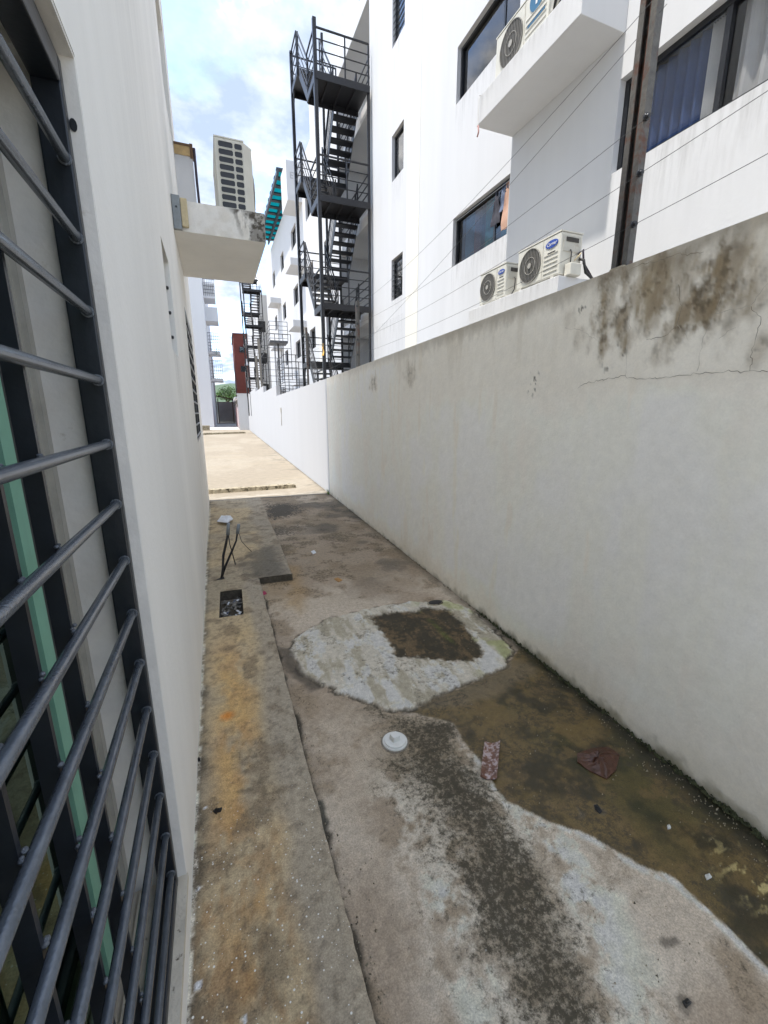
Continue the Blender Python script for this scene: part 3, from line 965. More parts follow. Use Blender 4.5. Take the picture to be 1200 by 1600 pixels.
# ================================================================== BUILDING HELPERS
def wall_sheet(mb, a0, a1, z0, z1, ops, depth, n=0.):
    """face at outward offset n with rectangular openings (a0,a1,z0,z1); reveals go 'depth' inwards"""
    A = sorted({a0, a1, *[v for o in ops for v in o[:2]]}); Zs = sorted({z0, z1, *[v for o in ops for v in o[2:4]]})
    A = [a for a in A if a0 <= a <= a1]; Zs = [z for z in Zs if z0 <= z <= z1]
    for i in range(len(A) - 1):
        for j in range(len(Zs) - 1):
            ca, cz = (A[i] + A[i + 1]) / 2, (Zs[j] + Zs[j + 1]) / 2
            if any(o[0] < ca < o[1] and o[2] < cz < o[3] for o in ops):
                continue
            mb.quad((n, A[i], Zs[j]), (n, A[i + 1], Zs[j]), (n, A[i + 1], Zs[j + 1]), (n, A[i], Zs[j + 1]))
    for o in ops:
        b0, b1, y0, y1 = o[:4]
        e = n - depth
        mb.quad((n, b0, y0), (e, b0, y0), (e, b0, y1), (n, b0, y1))
        mb.quad((n, b1, y0), (e, b1, y0), (e, b1, y1), (n, b1, y1))
        mb.quad((n, b0, y0), (e, b0, y0), (e, b1, y0), (n, b1, y0))
        mb.quad((n, b0, y1), (e, b0, y1), (e, b1, y1), (n, b1, y1))


def window(parent, xf, op, depth, panes=2, fr=.045, glass='glass_dark', bars=0, curtains=None, n=0., frame='frame_black'):
    a0, a1, z0, z1 = op
    e = n - depth
    mb = MB(xf)
    g_ = .003
    mb.box(e, e + .05, a0 + g_, a1 - g_, z0 + g_, z0 + fr).box(e, e + .05, a0 + g_, a1 - g_, z1 - fr, z1 - g_)
    mb.box(e, e + .05, a0 + g_, a0 + fr, z0 + fr, z1 - fr).box(e, e + .05, a1 - fr, a1 - g_, z0 + fr, z1 - fr)
    wdw = mb.build('window', frame, parent)
    wd = (a1 - a0 - 2 * fr) / panes
    for i in range(panes):
        b0 = a0 + fr + i * wd; b1 = b0 + wd
        off = .012 if i % 2 else .030
        if i:
            MB(xf).box(e + .004, e + .046, b0 - .022, b0 + .022, z0 + fr, z1 - fr).build('mullion', frame, wdw)
        MB(xf).box(e + off, e + off + .005, b0, b1, z0 + fr, z1 - fr).build('pane', glass, wdw)
    for i in range(bars):
        z = z0 + (z1 - z0) * (i + 1) / (bars + 1)
        MB(xf).tube([(n - .03, a0 + .005, z), (n - .03, a1 - .005, z)], .008, 6).build('guard_bar', frame, wdw)
    for c in (curtains or []):
        b0, b1, m_ = c[:3]
        nf = 14
        mbc = MB(xf)
        pts = []
        for k in range(nf * 3 + 1):
            t = k / (nf * 3)
            pts.append((e - .06 + .022 * math.sin(t * nf * math.pi + b0 * 9), b0 + (b1 - b0) * t))
        for p, q in zip(pts[:-1], pts[1:]):
            mbc._add([(p[0], p[1], z0 + .02), (q[0], q[1], z0 + .02), (q[0], q[1], z1 - .02), (p[0], p[1], z1 - .02)], [(0, 1, 2, 3)], True)
        mbc.build('curtain_or_reflection', m_, wdw)
    return wdw


def shell(parent, xf, a0, a1, z0, z1, back, m, n=0.):
    """ends, back and roof of a block so that its inside is dark"""
    MB(xf).quad((n, a0, z1), (n, a1, z1), (back, a1, z1), (back, a0, z1)).build('roof', m, parent)
    mb = MB(xf)
    mb.quad((n, a0, z0), (back, a0, z0), (back, a0, z1), (n, a0, z1))
    mb.quad((n, a1, z0), (back, a1, z0), (back, a1, z1), (n, a1, z1))
    mb.quad((back, a0, z0), (back, a1, z0), (back, a1, z1), (back, a0, z1))
    mb.build('outer_wall', m, parent)


mt, t_, b_ = newmat('rain_stain')
n_ = t_.nodes.new
tc_ = n_('ShaderNodeTexCoord'); mp_ = n_('ShaderNodeMapping'); mp_.inputs['Scale'].default_value = (1, 1, .10)
t_.links.new(tc_.outputs['Object'], mp_.inputs[0])
nz_ = n_('ShaderNodeTexNoise'); nz_.inputs['Scale'].default_value = 16; nz_.inputs['Detail'].default_value = 5; nz_.inputs['Roughness'].default_value = .7
t_.links.new(mp_.outputs[0], nz_.inputs['Vector'])
mr_ = n_('ShaderNodeMapRange'); mr_.inputs[1].default_value = .44; mr_.inputs[2].default_value = .70; mr_.inputs[4].default_value = .20
t_.links.new(nz_.outputs[0], mr_.inputs[0])
sx_ = n_('ShaderNodeSeparateXYZ'); t_.links.new(tc_.outputs['Generated'], sx_.inputs[0])
pw_ = n_('ShaderNodeMath'); pw_.operation = 'POWER'; pw_.inputs[1].default_value = 1.6; t_.links.new(sx_.outputs['Z'], pw_.inputs[0])
m1_ = n_('ShaderNodeMath'); m1_.operation = 'MULTIPLY'; t_.links.new(mr_.outputs[0], m1_.inputs[0]); t_.links.new(pw_.outputs[0], m1_.inputs[1])
t_.links.new(m1_.outputs[0], b_.inputs['Alpha'])
b_.inputs['Base Color'].default_value = (.20, .185, .155, 1); b_.inputs['Roughness'].default_value = .9


def rain_stain(parent, xf, a0, a1, z0, z1, n=0.):
    MB(xf).quad((n + .002, a0, z0), (n + .002, a1, z0), (n + .002, a1, z1), (n + .002, a0, z1)).build('rain_stain', 'rain_stain', parent)


# ================================================================== LEFT BUILDING
HB = 9.0
CA = 8.4                                               # far corner
left = thing('apartment_building', LF((-3, 0, 0)), 'pale grey plastered building along the left side of the alley', 'building')
NEAR = (-.55, 1.17, .205, 2.29)
WA = (3.02, 3.52, 1.98, 2.6)
WB = (5.55, 7.15, 1.25, 2.76)
WC = (5.9, 7.6, 5.0, 6.6)
WD = (3.02, 3.52, 5.0, 6.5)
mb = MB(LF)
wall_sheet(mb, -.65, CA, -.05, HB, [NEAR, WA, WB, WC, WD], .16)  # near end cut short out of view to let sky light in
mb.build('wall', 'plaster_left', left)
shell(left, LF, -.65, CA, -.05, HB, -7, 'plaster_left')
# parapet and a return strip at the far corner
MB(LF).box(-.15, .012, -.65, CA, HB, HB + .25).build('parapet', 'plaster_left', left)
# dim room behind the near window
mb = MB(LF)
mb.quad((-1.6, -.62, -.04), (-1.6, 3, -.04), (-1.6, 3, 2.6), (-1.6, -.62, 2.6)).quad((-.17, -.62, 2.6), (-.17, 3, 2.6), (-1.6, 3, 2.6), (-1.6, -.62, 2.6))
mb.quad((-.17, -.62, .19), (-.17, 3, .19), (-1.6, 3, .19), (-1.6, -.62, .19)).quad((-.17, 3, -.04), (-1.6, 3, -.04), (-1.6, 3, 2.6), (-.17, 3, 2.6))
mb.quad((-.17, -.62, -.04), (-1.6, -.62, -.04), (-1.6, -.62, 2.6), (-.17, -.62, 2.6))
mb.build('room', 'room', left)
# near opening: painted reveal lining, stained sill
mb = MB(LF)
mb.box(-.158, -.001, 1.163, 1.169, .212, 2.285).box(-.158, -.001, -.54, 1.163, 2.28, 2.287)
mb.build('reveal', 'reveal_paint', left)
MB(LF).box(-.158, .004, -.55, 1.166, .19, .212).build('sill', 'sill_dirty', left)
# small things on the reveal
MB(LF).disc((-.018, 1.162, 2.165), (.007, 0, 0), (0, 0, .012), (0, -1, 0), .001, 10).build('screw_hole', 'frame_black', left)
# sliding window: outer frame, green-edged sash, tinted panes
mb = MB(LF)
mb.box(-.157, -.146, 1.135, 1.162, .214, 2.28).box(-.165, -.157, 1.122, 1.162, .214, 2.28)
mb.box(-.157, -.140, -.54, 1.135, .214, .245).box(-.157, -.140, -.54, 1.135, 2.25, 2.28)
sw = mb.build('window', 'alu_beige', left)
mb = MB(LF).box(-.168, -.150, .925, .955, .245, 2.25).box(-.168, -.156, .970, .990, .245, 2.25)
mb.build('sash_stile', 'alu_green', sw)
MB(LF).box(-.1655, -.1605, .30, .925, .246, 2.249).build('pane', 'glass_green', sw)
MB(LF).box(-.1705, -.1665, -.5, .36, .246, 2.249).build('pane', 'glass_green', sw)
MB(LF).box(-.168, -.150, .30, .335, .246, 2.249).build('sash_stile', 'frame_black', sw)
MB(LF).box(-.172, -.169, .955, 1.128, .246, 2.249).build('sash_gap', 'frame_black', sw)
# dirty lower track
MB(LF).box(-.125, -.10, -.54, 1.15, .213, .222).build('track', 'sill_dirty', sw)
window(left, LF, WA, .15, 1, .03, 'glass_dark', 0, [(WA[0] + .03, WA[1] - .03, 'curtain_white')])
for z in (2.12, 2.28, 2.44):
    MB(LF).tube([(-.02, WA[1] - .004, z), (-.05, WA[1] - .02, z)], .012, 6).build('hinge', 'frame_black', left)
window(left, LF, WB, .05, 2, .035, 'glass_dark', 0, [(WB[0] + .8, WB[1] - .05, 'curtain_white')])
for k in range(11):
    z = WB[2] + (WB[3] - WB[2]) * (k + .5) / 11
    MB(LF).tube([(-.004, WB[0] + .01, z), (-.004, WB[1] - .01, z)], .011, 6).build('guard_bar', 'rail_pale', left)
for k in range(4):
    a = WB[0] + (WB[1] - WB[0]) * (k + .5) / 4
    MB(LF).bar((-.016, a, WB[2] + .01), (-.016, a, WB[3] - .01), .02, .01, (0, 1, 0)).build('guard_bar', 'frame_black', left)
window(left, LF, WC, .15, 2, .035, 'glass_dark', 0)
window(left, LF, WD, .15, 1, .035, 'glass_dark', 0)
for (a0, a1, zt, hh) in ((WA[0], WA[1], WA[2], .8), (WB[0], WB[1], WB[2], .7), (WC[0], WC[1], WC[2], 1.2), (1.25, 2.9, 4.2, 2.2), (3.6, 5.4, 5.2, 1.6)):
    rain_stain(left, LF, a0, a1, zt - hh, zt)
# concrete ledge that carries the air conditioner
LZ0, LZ1 = 3.285, 3.55
lg = MB(LF).box(.0, .845, 4.92, 6.42, LZ0, LZ1).build('ledge', 'slab_soffit', left, bevel=.006)
# weathered near face and outer edge of the ledge
def ledge_face(nm, f, U, V):
    uu, vv = np.meshgrid(U, V)
    pts = np.array([[f(u_, v_) for u_, v_ in zip(ru, rv)] for ru, rv in zip(uu, vv)])
    t_ = (vv - LZ0) / (LZ1 - LZ0)
    c_ = np.zeros(uu.shape + (3,)) + np.array((.74, .72, .68))
    c_ = mixc(c_, (.62, .58, .51), sstep(.5, .7, fbm(uu, vv, 6, 4, sx=301)) * .6)
    if nm == 'near':
        st = fbm(uu, vv * .25, 26, 4, .6, sx=311)
        run_ = sstep(.50, .70, st) * sstep(.50, .62, uu) * sstep(.0, .75, t_ + .25 * sstep(.5, .7, uu))
        cor = sstep(.665, .72, uu + (fbm(uu, vv, 14, 4, sx=321) - .5) * .16)
        top_ = sstep(.80, 1.0, t_ + (st - .5) * .5) * sstep(.45, .60, uu)
    else:
        run_ = 0 * uu; top_ = 0 * uu; cor = np.ones(uu.shape) * .9
    mk = np.clip(np.maximum(np.maximum(run_ * .8, cor), top_), 0, 1)
    c_ = mixc(c_, (.075, .066, .052), mk * (.72 + .28 * sstep(.42, .58, fbm(uu, vv, 30, 4, .7, sx=331))))
    c_ = mixc(c_, (.50, .48, .44), cor * sstep(.60, .68, fbm(uu, vv, 24, 4, .7, sx=341)) * .7)
    o = gridmesh('stained_face', pts, c_, np.full(uu.shape, .92), 'wall_stained')
    o.parent = lg; o.location = -Vector(ROOT[left.name]) * K
    ROOT[o.name] = ROOT[left.name]


ledge_face('near', lambda u_, v_: LF((u_, 4.917, v_)), np.linspace(.005, .842, 140), np.linspace(LZ0 + .003, LZ1 - .002, 50))
ledge_face('outer', lambda u_, v_: LF((.848, u_, v_)), np.linspace(4.925, 6.41, 120), np.linspace(LZ0 + .003, LZ1 - .002, 30))

# conduit box at the root of the ledge
jb = thing('junction_box', LF((.05, 4.9, 3.3)), 'grey metal box with yellowed foam on the ledge corner', 'box')
MB(LF).box(.002, .075, 4.87, 4.915, LZ0 + .0, LZ1 + .02).build('casing', 'box_grey', jb, bevel=.006)
MB(LF).box(.076, .135, 4.875, 4.914, LZ0 + .03, LZ1 + .005).build('foam_block', 'foam', jb, bevel=.008)
MB(LF).disc((.04, 4.869, 3.47), (.008, 0, 0), (0, 0, .008), (0, -1, 0), .004, 10).build('screw', 'frame_black', jb)


# ---- security grille in the near opening
gr = thing('security_grille', LF((-.06, .3, .21)), 'dark grey steel security grille with round bars over near left window', 'grille')
GA0, GA1, GZ0, GZ1 = -.5, 1.152, .214, 2.265
mb = MB(LF)
FN0, FN1 = -.072, -.022
mb.box(FN0, FN1, GA1 - .024, GA1, GZ0, GZ1).box(FN0, FN1, GA0, GA0 + .024, GZ0, GZ1)
mb.box(FN0, FN1, GA0 + .024, GA1 - .024, GZ0, GZ0 + .034).box(FN0, FN1, GA0 + .024, GA1 - .024, GZ1 - .05, GZ1)
mb.build('frame', 'grille_navy', gr, bevel=.004)
BZ = [.275 + .1395 * i for i in range(14)]
b0 = None
for z in BZ:
    MB(LF).tube([(-.034, GA0 + .02, z), (-.034, GA1 - .02, z)], .0094, 14).build('bar', 'bar_grey', gr)
for a in (.757, .622, .487, .352, .217, .082, -.053, -.188, -.323):
    up_ = MB(LF).box(-.070, -.0455, a - .0045, a + .0045, GZ0 + .034, GZ1 - .05).build('upright', 'grille_navy', gr)
    for z in BZ:
        wmb = MB(LF)
        for k in range(3):
            s_ = rnd.uniform(.003, .0048)
            c0 = (-.044, a + rnd.uniform(-.007, .007), z + rnd.uniform(.004, .012))
            vs = [(c0[0] + s_ * math.cos(t) * math.cos(u), c0[1] + s_ * math.sin(t) * math.cos(u), c0[2] + s_ * .8 * math.sin(u)) for u in (-.8, .0, .8) for t in (0, 1.05, 2.1, 3.14, 4.2, 5.2)]
            fs = [(r * 6 + i, r * 6 + (i + 1) % 6, (r + 1) * 6 + (i + 1) % 6, (r + 1) * 6 + i) for r in range(2) for i in range(6)] + [(0, 1, 2, 3, 4, 5), (12, 13, 14, 15, 16, 17)]
            wmb._add(vs, fs, True)
        wmb.build('weld_bead', 'weld', up_)
for z in BZ:
    MB(LF).disc((-.034, GA1 - .0245, z), (.0125, 0, 0), (0, 0, .0125), (0, -1, 0), .003, 12).build('weld_ring', 'weld', gr)


# ================================================================== AIR CONDITIONERS
def text_mesh(parent, txt, size, m, origin, ux, uz, nrm, shear=0., bold=False):
    cu = bpy.data.curves.new('lettering', 'FONT')
    cu.body = txt; cu.size = 1; cu.align_x = 'CENTER'; cu.align_y = 'CENTER'; cu.extrude = .01; cu.shear = shear
    cu.resolution_u = 2
    if bold: cu.offset = .02
    tmp = bpy.data.objects.new('lettering', cu); COL.objects.link(tmp)
    dg = bpy.context.evaluated_depsgraph_get()
    me0 = tmp.evaluated_get(dg).to_mesh()
    vs = [v.co.copy() for v in me0.vertices]; fs = [tuple(p.vertices) for p in me0.polygons]
    tmp.evaluated_get(dg).to_mesh_clear(); bpy.data.objects.remove(tmp)
    O, U, V, Nn = Vector(origin), Vector(ux), Vector(uz), Vector(nrm)
    mb = MB()
    mb._add([tuple(O + U * (v.x * size) + V * (v.y * size) + Nn * (v.z * size + .0015)) for v in vs], fs)
    return mb.build('lettering', m, parent)


def vdir(xf, d):
    a, b = Vector(xf((0, 0, 0))), Vector(xf(d))
    return (b - a)


def ac_front(name, xf, n0, n1, a0, a1, z0, z1, label, fan_side=1, logo='carrier', valve=True, group=None):
    """outdoor unit, fan face outwards (n1), a0 near end, a1 far end"""
    ac = thing(name, xf(((n0 + n1) / 2, (a0 + a1) / 2, z0)), label, 'air conditioner', group)
    ft = .025
    body = MB(xf).box(n0, n1, a0, a1, z0 + ft, z1)
    body.build('casing', 'ac_cream', ac, bevel=.012)
    MB(xf).box(n0 - .004, n1 + .004, a0 - .004, a1 + .004, z1 + .001, z1 + .014).build('lid', 'ac_cream', ac)
    for a in (a0 + .06, a1 - .10):
        MB(xf).box(n0 - .01, n1 + .01, a, a + .04, z0, z0 + ft + .002).build('foot', 'ac_side', ac)
    hgt = z1 - z0 - ft
    ca = a1 - (a1 - a0) * .33
    cz = z0 + ft + hgt * .5
    R = hgt * .44
    Ra = min(R, (a1 - a0) * .30)
    MB(xf).disc((n1 + .002, ca, cz), (0, Ra, 0), (0, 0, R), (1, 0, 0), .004, 32).build('fan_well', 'ac_dark', ac)
    mb = MB(xf)
    for q in (1, .5):
        mb.disc((n1 + .008, ca, cz), (0, Ra * q, 0), (0, 0, R * q), (1, 0, 0), .005, 28, (Ra * q - .004) / (Ra * q))
    for k in range(-6, 7):
        t = k / 7
        hh = R * math.sqrt(1 - t * t)
        mb.bar((n1 + .012, ca + Ra * t, cz - hh), (n1 + .012, ca + Ra * t, cz + hh), .0025, .0025)
    gg = mb.build('fan_grille', 'ac_wire', ac)
    MB(xf).disc((n1 + .014, ca, cz), (0, Ra * .16, 0), (0, 0, R * .16), (1, 0, 0), .004, 16).build('fan_hub', 'ac_wire', gg)
    # panel seam and louvre ribs on the service side
    sa1 = ca - Ra - .025
    MB(xf).box(n1 + .001, n1 + .004, sa1, sa1 + .005, z0 + ft + .01, z1 - .01).build('seam', 'ac_side', ac)
    for k in range(5):
        z = z0 + ft + hgt * (.12 + .11 * k)
        MB(xf).bar((n1 + .003, a0 + .03, z), (n1 + .003, sa1 - .02, z + .0), .006, .006).build('rib', 'ac_side', ac)
    la = (a0 + sa1) / 2
    ux = -vdir(xf, (0, 1, 0)); nn = vdir(xf, (1, 0, 0))
    lz = z1 - hgt * .2
    if logo == 'carrier':
        lw = (sa1 - a0) * .36
        ov = MB(xf).disc((n1 + .002, la, lz), (0, lw, 0), (0, 0, lw * .42), (1, 0, 0), .004, 28).build('logo', 'logo_blue', ac)
        text_mesh(ov, 'Carrier', lw * .52, 'logo_white', xf((n1 + .0065, la, lz)), ux, (0, 0, 1), nn, shear=.3)
        MB(xf).box(n1 + .001, n1 + .003, la - lw * .6, la + lw * .6, lz - lw * .95, lz - lw * .82).build('lettering', 'ac_dark', ac)
    else:
        lw = (sa1 - a0) * .30
        ov = MB(xf).disc((n1 + .002, la, lz), (0, lw, 0), (0, 0, lw), (1, 0, 0), .004, 28).build('logo', 'logo_teal', ac)
        text_mesh(ov, 'i', lw * 1.7, 'logo_white', xf((n1 + .0065, la, lz)), ux, (0, 0, 1), nn, bold=True)
        MB(xf).box(n1 + .001, n1 + .003, la - lw * 1.2, la + lw * 1.2, lz - lw * 1.7, lz - lw * 1.5).build('lettering', 'logo_teal', ac)
    if valve:
        e = a0
        sp_ = MB(xf).box(n0 + .03, n1 - .03, e - .008, e - .002, z0 + ft + hgt * .55, z1 - .03).build('service_cover', 'ac_side', ac)
        MB(xf).box(n0 + .06, n1 - .06, e - .014, e - .008, z1 - .085, z1 - .045).build('vent_slot', 'ac_dark', sp_)
        cn = (n0 + n1) / 2
        MB(xf).tube([(cn + .02, e - .012, z0 + hgt * .66), (cn + .02, e - .03, z0 + hgt * .60), (cn + .025, e - .03, z0 + hgt * .3), (cn + .05, e - .015, z0 + .05)], .007, 6).build('cable', 'cable_black', ac)
    return ac


# ---- left ledge unit, seen on its end: louvred end panel and cut corner
zb0, zb1 = 3.552, 4.17
acl = thing('air_conditioner', LF((.58, 5.35, zb0)), 'cream air conditioner with louvred end on left concrete ledge', 'air conditioner')
N0, N1, E = .425, .775, 5.0
A1 = 5.78
mb = MB(LF)
prof = [(N0, E), (N1 - .085, E), (N1, E + .085), (N1, A1), (N0, A1)]
vs = [(p[0], p[1], z) for z in (zb0 + .015, zb1) for p in prof]
mb._add(vs, [(0, 1, 2, 3, 4), (9, 8, 7, 6, 5)] + [(i, (i + 1) % 5, 5 + (i + 1) % 5, 5 + i) for i in range(5)])
mb.build('casing', 'ac_cream', acl, bevel=.006)
MB(LF).box(N0 + .03, N1 - .03, E + .06, A1 - .06, zb0, zb0 + .016).build('foot', 'ac_side', acl)
for cidx, (p0, p1) in enumerate(((N0 + .032, N0 + .168), (N0 + .180, N0 + .254))):
    for k in range(9):
        z0 = zb0 + .028 + k * .0640
        c = MB(LF)
        r = .010
        q = [(p0, z0 + r), (p0 + r, z0), (p1 - r, z0), (p1, z0 + r), (p1, z0 + .053 - r), (p1 - r, z0 + .053), (p0 + r, z0 + .053), (p0, z0 + .053 - r)]
        c._add([(u, E - .002, v) for u, v in q] + [(u, E + .004, v) for u, v in q], [tuple(range(8))] + [(i, (i + 1) % 8, 8 + (i + 1) % 8, 8 + i) for i in range(8)])
        c.build('louvre_slot', 'frame_black', acl)
        f = MB(LF)
        for i in range(8):
            j = (i + 1) % 8
            f.bar((q[i][0], E - .004, q[i][1]), (q[j][0], E - .004, q[j][1]), .0035, .005)
        f.build('louvre_rim', 'ac_cream', acl)
MB(LF).disc((N1 + .002, 5.48, 3.86), (0, .235, 0), (0, 0, .235), (1, 0, 0), .02, 32).build('fan_well', 'ac_dark', acl)
mb = MB(LF)
for q in (1, .75, .5, .25):
    mb.disc((N1 + .022, 5.48, 3.86), (0, .24 * q, 0), (0, 0, .24 * q), (1, 0, 0), .008, 28, .96)
for k in range(10):
    t = math.pi * k / 10
    mb.bar((N1 + .03, 5.48 - .24 * math.cos(t), 3.86 - .24 * math.sin(t)), (N1 + .03, 5.48 + .24 * math.cos(t), 3.86 + .24 * math.sin(t)), .005, .005)
mb.build('fan_grille', 'ac_wire', acl)
MB(LF).box(N0 - .003, N1 - .08, E - .003, A1 + .003, zb1 + .001, zb1 + .012).build('lid', 'ac_cream', acl)

# pipe loop and boarded panel behind the ledge
pan = thing('wall_panel', LF((.12, 7.45, 4.0)), 'white upright panel with raw wood edge above left ledge', 'panel')
MB(LF).box(.002, .235, 7.4, 7.46, 3.6, 5.09).build('board', 'plaster_white', pan)
MB(LF).box(.002, .205, 7.385, 7.47, 5.09, 5.20).build('wood_batten', 'wood_raw', pan)
MB(LF).box(.205, .245, 7.38, 7.475, 5.07, 5.24).build('wood_block', 'wood_dark', pan)
MB(LF).box(.002, .205, 7.38, 7.475, 5.20, 5.23).build('wood_strip', 'wood_dark', pan)
pp = thing('refrigerant_pipe', LF((.25, 7.2, 3.55)), 'dark insulated pipe bending down onto left ledge', 'pipe')
MB(LF).tube([(.262, 7.40, 5.20), (.262, 7.39, 4.8), (.270, 7.36, 4.4), (.285, 7.0, 3.9), (.29, 6.3, 3.62), (.30, 6.2, 3.572)], .017, 8).build('riser', 'pipe_purple', pp)
MB(LF).tube([(.30, 5.55, 3.572), (.30, 5.56, 3.65), (.325, 5.57, 3.70), (.355, 5.57, 3.70), (.378, 5.56, 3.66), (.385, 5.55, 3.60), (.40, 5.54, 3.575)], .016, 8).build('loop', 'pipe_purple', pp)

# ================================================================== RIGHT BUILDING, near block
RH = 11.9
right = thing('apartment_building', RF((-3, 6, 0)), 'white plastered apartment block behind the stained boundary wall', 'building')
BN = .46                                               # projecting bay in front of the main face
BA = 5.52                                              # far end of the bay
WR = (1.15, 3.86, 3.93, 4.72)
WR2 = (1.15, 3.86, 6.6, 7.4)
W2 = (5.4, 7.78, 4.24, 5.04)
W1 = (5.4, 7.82, 6.80, 7.62)
smalls = [(10.05, 10.72, 4.30 + 2.57 * i, 5.22 + 2.57 * i) for i in range(3)]
mb = MB(RF)
wall_sheet(mb, BA - .6, 12.2, -.05, RH, [W2, W1] + smalls, .14)
mb.build('wall', 'plaster_white', right)
mb = MB(RF)
wall_sheet(mb, -.3, BA, -.05, RH, [WR, WR2], .14, BN)  # bay stops early behind the camera, shaped to open the alley to light
mb.quad((BN, BA, -.05), (-.05, BA, -.05), (-.05, BA, RH), (BN, BA, RH))
mb.build('bay_wall', 'plaster_white', right)
MB(RF).box(.0, .006, 9.22, 9.84, -.05, RH - .05).build('cream_band', 'paint_cream', right)
MB(RF).quad((0, BA, RH), (0, 12.2, RH), (-8, 12.2, RH), (-8, BA, RH)).quad((BN, -.3, RH), (BN, BA, RH), (-8, BA, RH), (-8, -.3, RH)).build('roof', 'plaster_white', right)
mb = MB(RF)
mb.quad((BN, -.3, -.05), (-8, -.3, -.05), (-8, -.3, RH), (BN, -.3, RH)).quad((0, 12.2, -.05), (-8, 12.2, -.05), (-8, 12.2, RH), (0, 12.2, RH))
mb.quad((-8, -.3, -.05), (-8, 12.2, -.05), (-8, 12.2, RH), (-8, -.3, RH))
mb.build('outer_wall', 'plaster_white', right)
mb = MB(RF)
for z in (3.2, 5.75, 8.3):
    mb.quad((-.15, -.2, z), (-.15, 12.1, z), (-7.9, 12.1, z), (-7.9, -.2, z))
mb.quad((-3, -.2, 0), (-3, 12.1, 0), (-3, 12.1, RH), (-3, -.2, RH))
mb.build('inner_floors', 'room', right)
window(right, RF, WR, .12, 3, .05, 'glass_clear', 0, [(3.12, 3.8, 'pane_reflection_navy'), (2.98, 3.12, 'curtain_white'), (1.95, 2.90, 'curtain_grey'), (1.2, 1.9, 'curtain_grey')], BN)  # navy panel is added: sky reflection of the first pane, painted behind it
window(right, RF, WR2, .12, 3, .05, 'glass_dark', 0, None, BN)
window(right, RF, W1, .12, 2, .045, 'glass_dark', 0)
window(right, RF, W2, .12, 2, .045, 'glass_dark', 0, [(6.72, 6.98, 'curtain_teal'), (7.12, 7.30, 'curtain_rose'), (7.35, 7.6, 'curtain_sky'), (6.1, 6.55, 'curtain_teal')])
for i, s in enumerate(smalls):
    window(right, RF, s, .12, 1, .05, 'glass_dark', 7 if i != 1 else 0)
# the two AC ledges of the bay
LG_A0, LG_A1 = 3.86, BA
MB(RF).box(BN, BN + .55, LG_A0, LG_A1, 2.66, 2.955).build('ledge', 'plaster_white', right, bevel=.006)
MB(RF).box(BN, BN + .55, LG_A0, LG_A1, 5.08, 5.37).build('ledge', 'plaster_white', right, bevel=.006)

ac_front('air_conditioner', RF, BN + .24, BN + .52, 3.90, 4.56, 2.958, 3.37, 'larger cream air conditioner with blue oval badge beside steel post')
ac_front('air_conditioner', RF, BN + .22, BN + .50, 4.80, 5.34, 2.958, 3.345, 'smaller cream air conditioner with blue oval badge, farther on white ledge')
ac_front('air_conditioner', RF, BN + .18, BN + .46, 4.42, 5.30, 5.373, 5.85, 'cream air conditioner with round teal badge on upper right ledge', logo='round')
for (a0, a1, zt, hh, n_) in ((WR[0], WR[1], WR[2], .9, BN), (W2[0] + .15, W2[1], W2[2], .9, 0), (W1[0] + .15, W1[1], W1[2], .8, 0), (3.9, 5.5, 2.65, .6, BN), (LG_A0 + .01, LG_A1 - .01, 5.365, .28, BN + .55), (LG_A0 + .01, LG_A1 - .01, 2.95, .28, BN + .55),
                             (7.9, 9.2, RH, 2.2, 0), (10.8, 12.1, RH, 2.6, 0), (9.9, 12.1, 3.9, 1.6, 0)):
    rain_stain(right, RF, a0, a1, zt - hh, zt, n_)
for sx_ in smalls:
    rain_stain(right, RF, sx_[0], sx_[1], sx_[2] - .9, sx_[2])
# loose pipes by the larger unit and on the upper ledge
pc = thing('pipe_bundle', RF((BN + .3, 3.85, 2.958)), 'grey and copper pipes with cover at the near end of larger unit', 'pipes')
MB(RF).box(BN + .32, BN + .46, 3.80, 3.885, 2.958, 3.07).build('cover_box', 'ac_cream', pc, bevel=.008)
MB(RF).tube([(BN + .28, 3.885, 3.14), (BN + .26, 3.84, 3.12), (BN + .24, 3.82, 3.0), (BN + .1, 3.86, 2.968)], .014, 8).build('pipe', 'cable_black', pc)
MB(RF).tube([(BN + .30, 3.885, 3.18), (BN + .27, 3.85, 3.22), (BN + .24, 3.86, 3.10), (BN + .05, 3.9, 2.975)], .011, 8).build('pipe', 'pipe_purple', pc)
MB(RF).tube([(BN + .34, 3.885, 3.12), (BN + .30, 3.84, 3.18)], .006, 6).build('copper_pipe', 'foam', pc)
pu = thing('pipe_bundle', RF((BN + .4, 4.2, 5.373)), 'white and black pipes on the upper right ledge', 'pipes')
for i in range(4):
    MB(RF).tube([(BN + .44 - i * .03, 4.40 - .0 * i, 5.50 + .03 * i), (BN + .46, 4.34 - .05 * i, 5.62 - .02 * i), (BN + .42, 4.24 - .05 * i, 5.55), (BN + .40, 4.14 - .04 * i, 5.392)], .013, 7).build('pipe', ('pvc_white', 'cable_black', 'ac_cream', 'frame_black')[i], pu)

# thin drip cord under the upper ledge
dc = thing('drip_cord', RF((BN + .02, 5.4, 5.08)), 'thin cord with red end hanging from the upper right ledge', 'cord')
MB(RF).tube([(BN + .03, 5.44, 5.37), (BN + .58, 5.44, 5.36), (BN + .575, 5.44, 5.05)], .004, 5).build('cord', 'curtain_white', dc)
MB(RF).tube([(BN + .575, 5.44, 5.05), (BN + .57, 5.43, 4.98), (BN + .58, 5.44, 4.93)], .009, 6).build('knot', 'curtain_rose', dc)


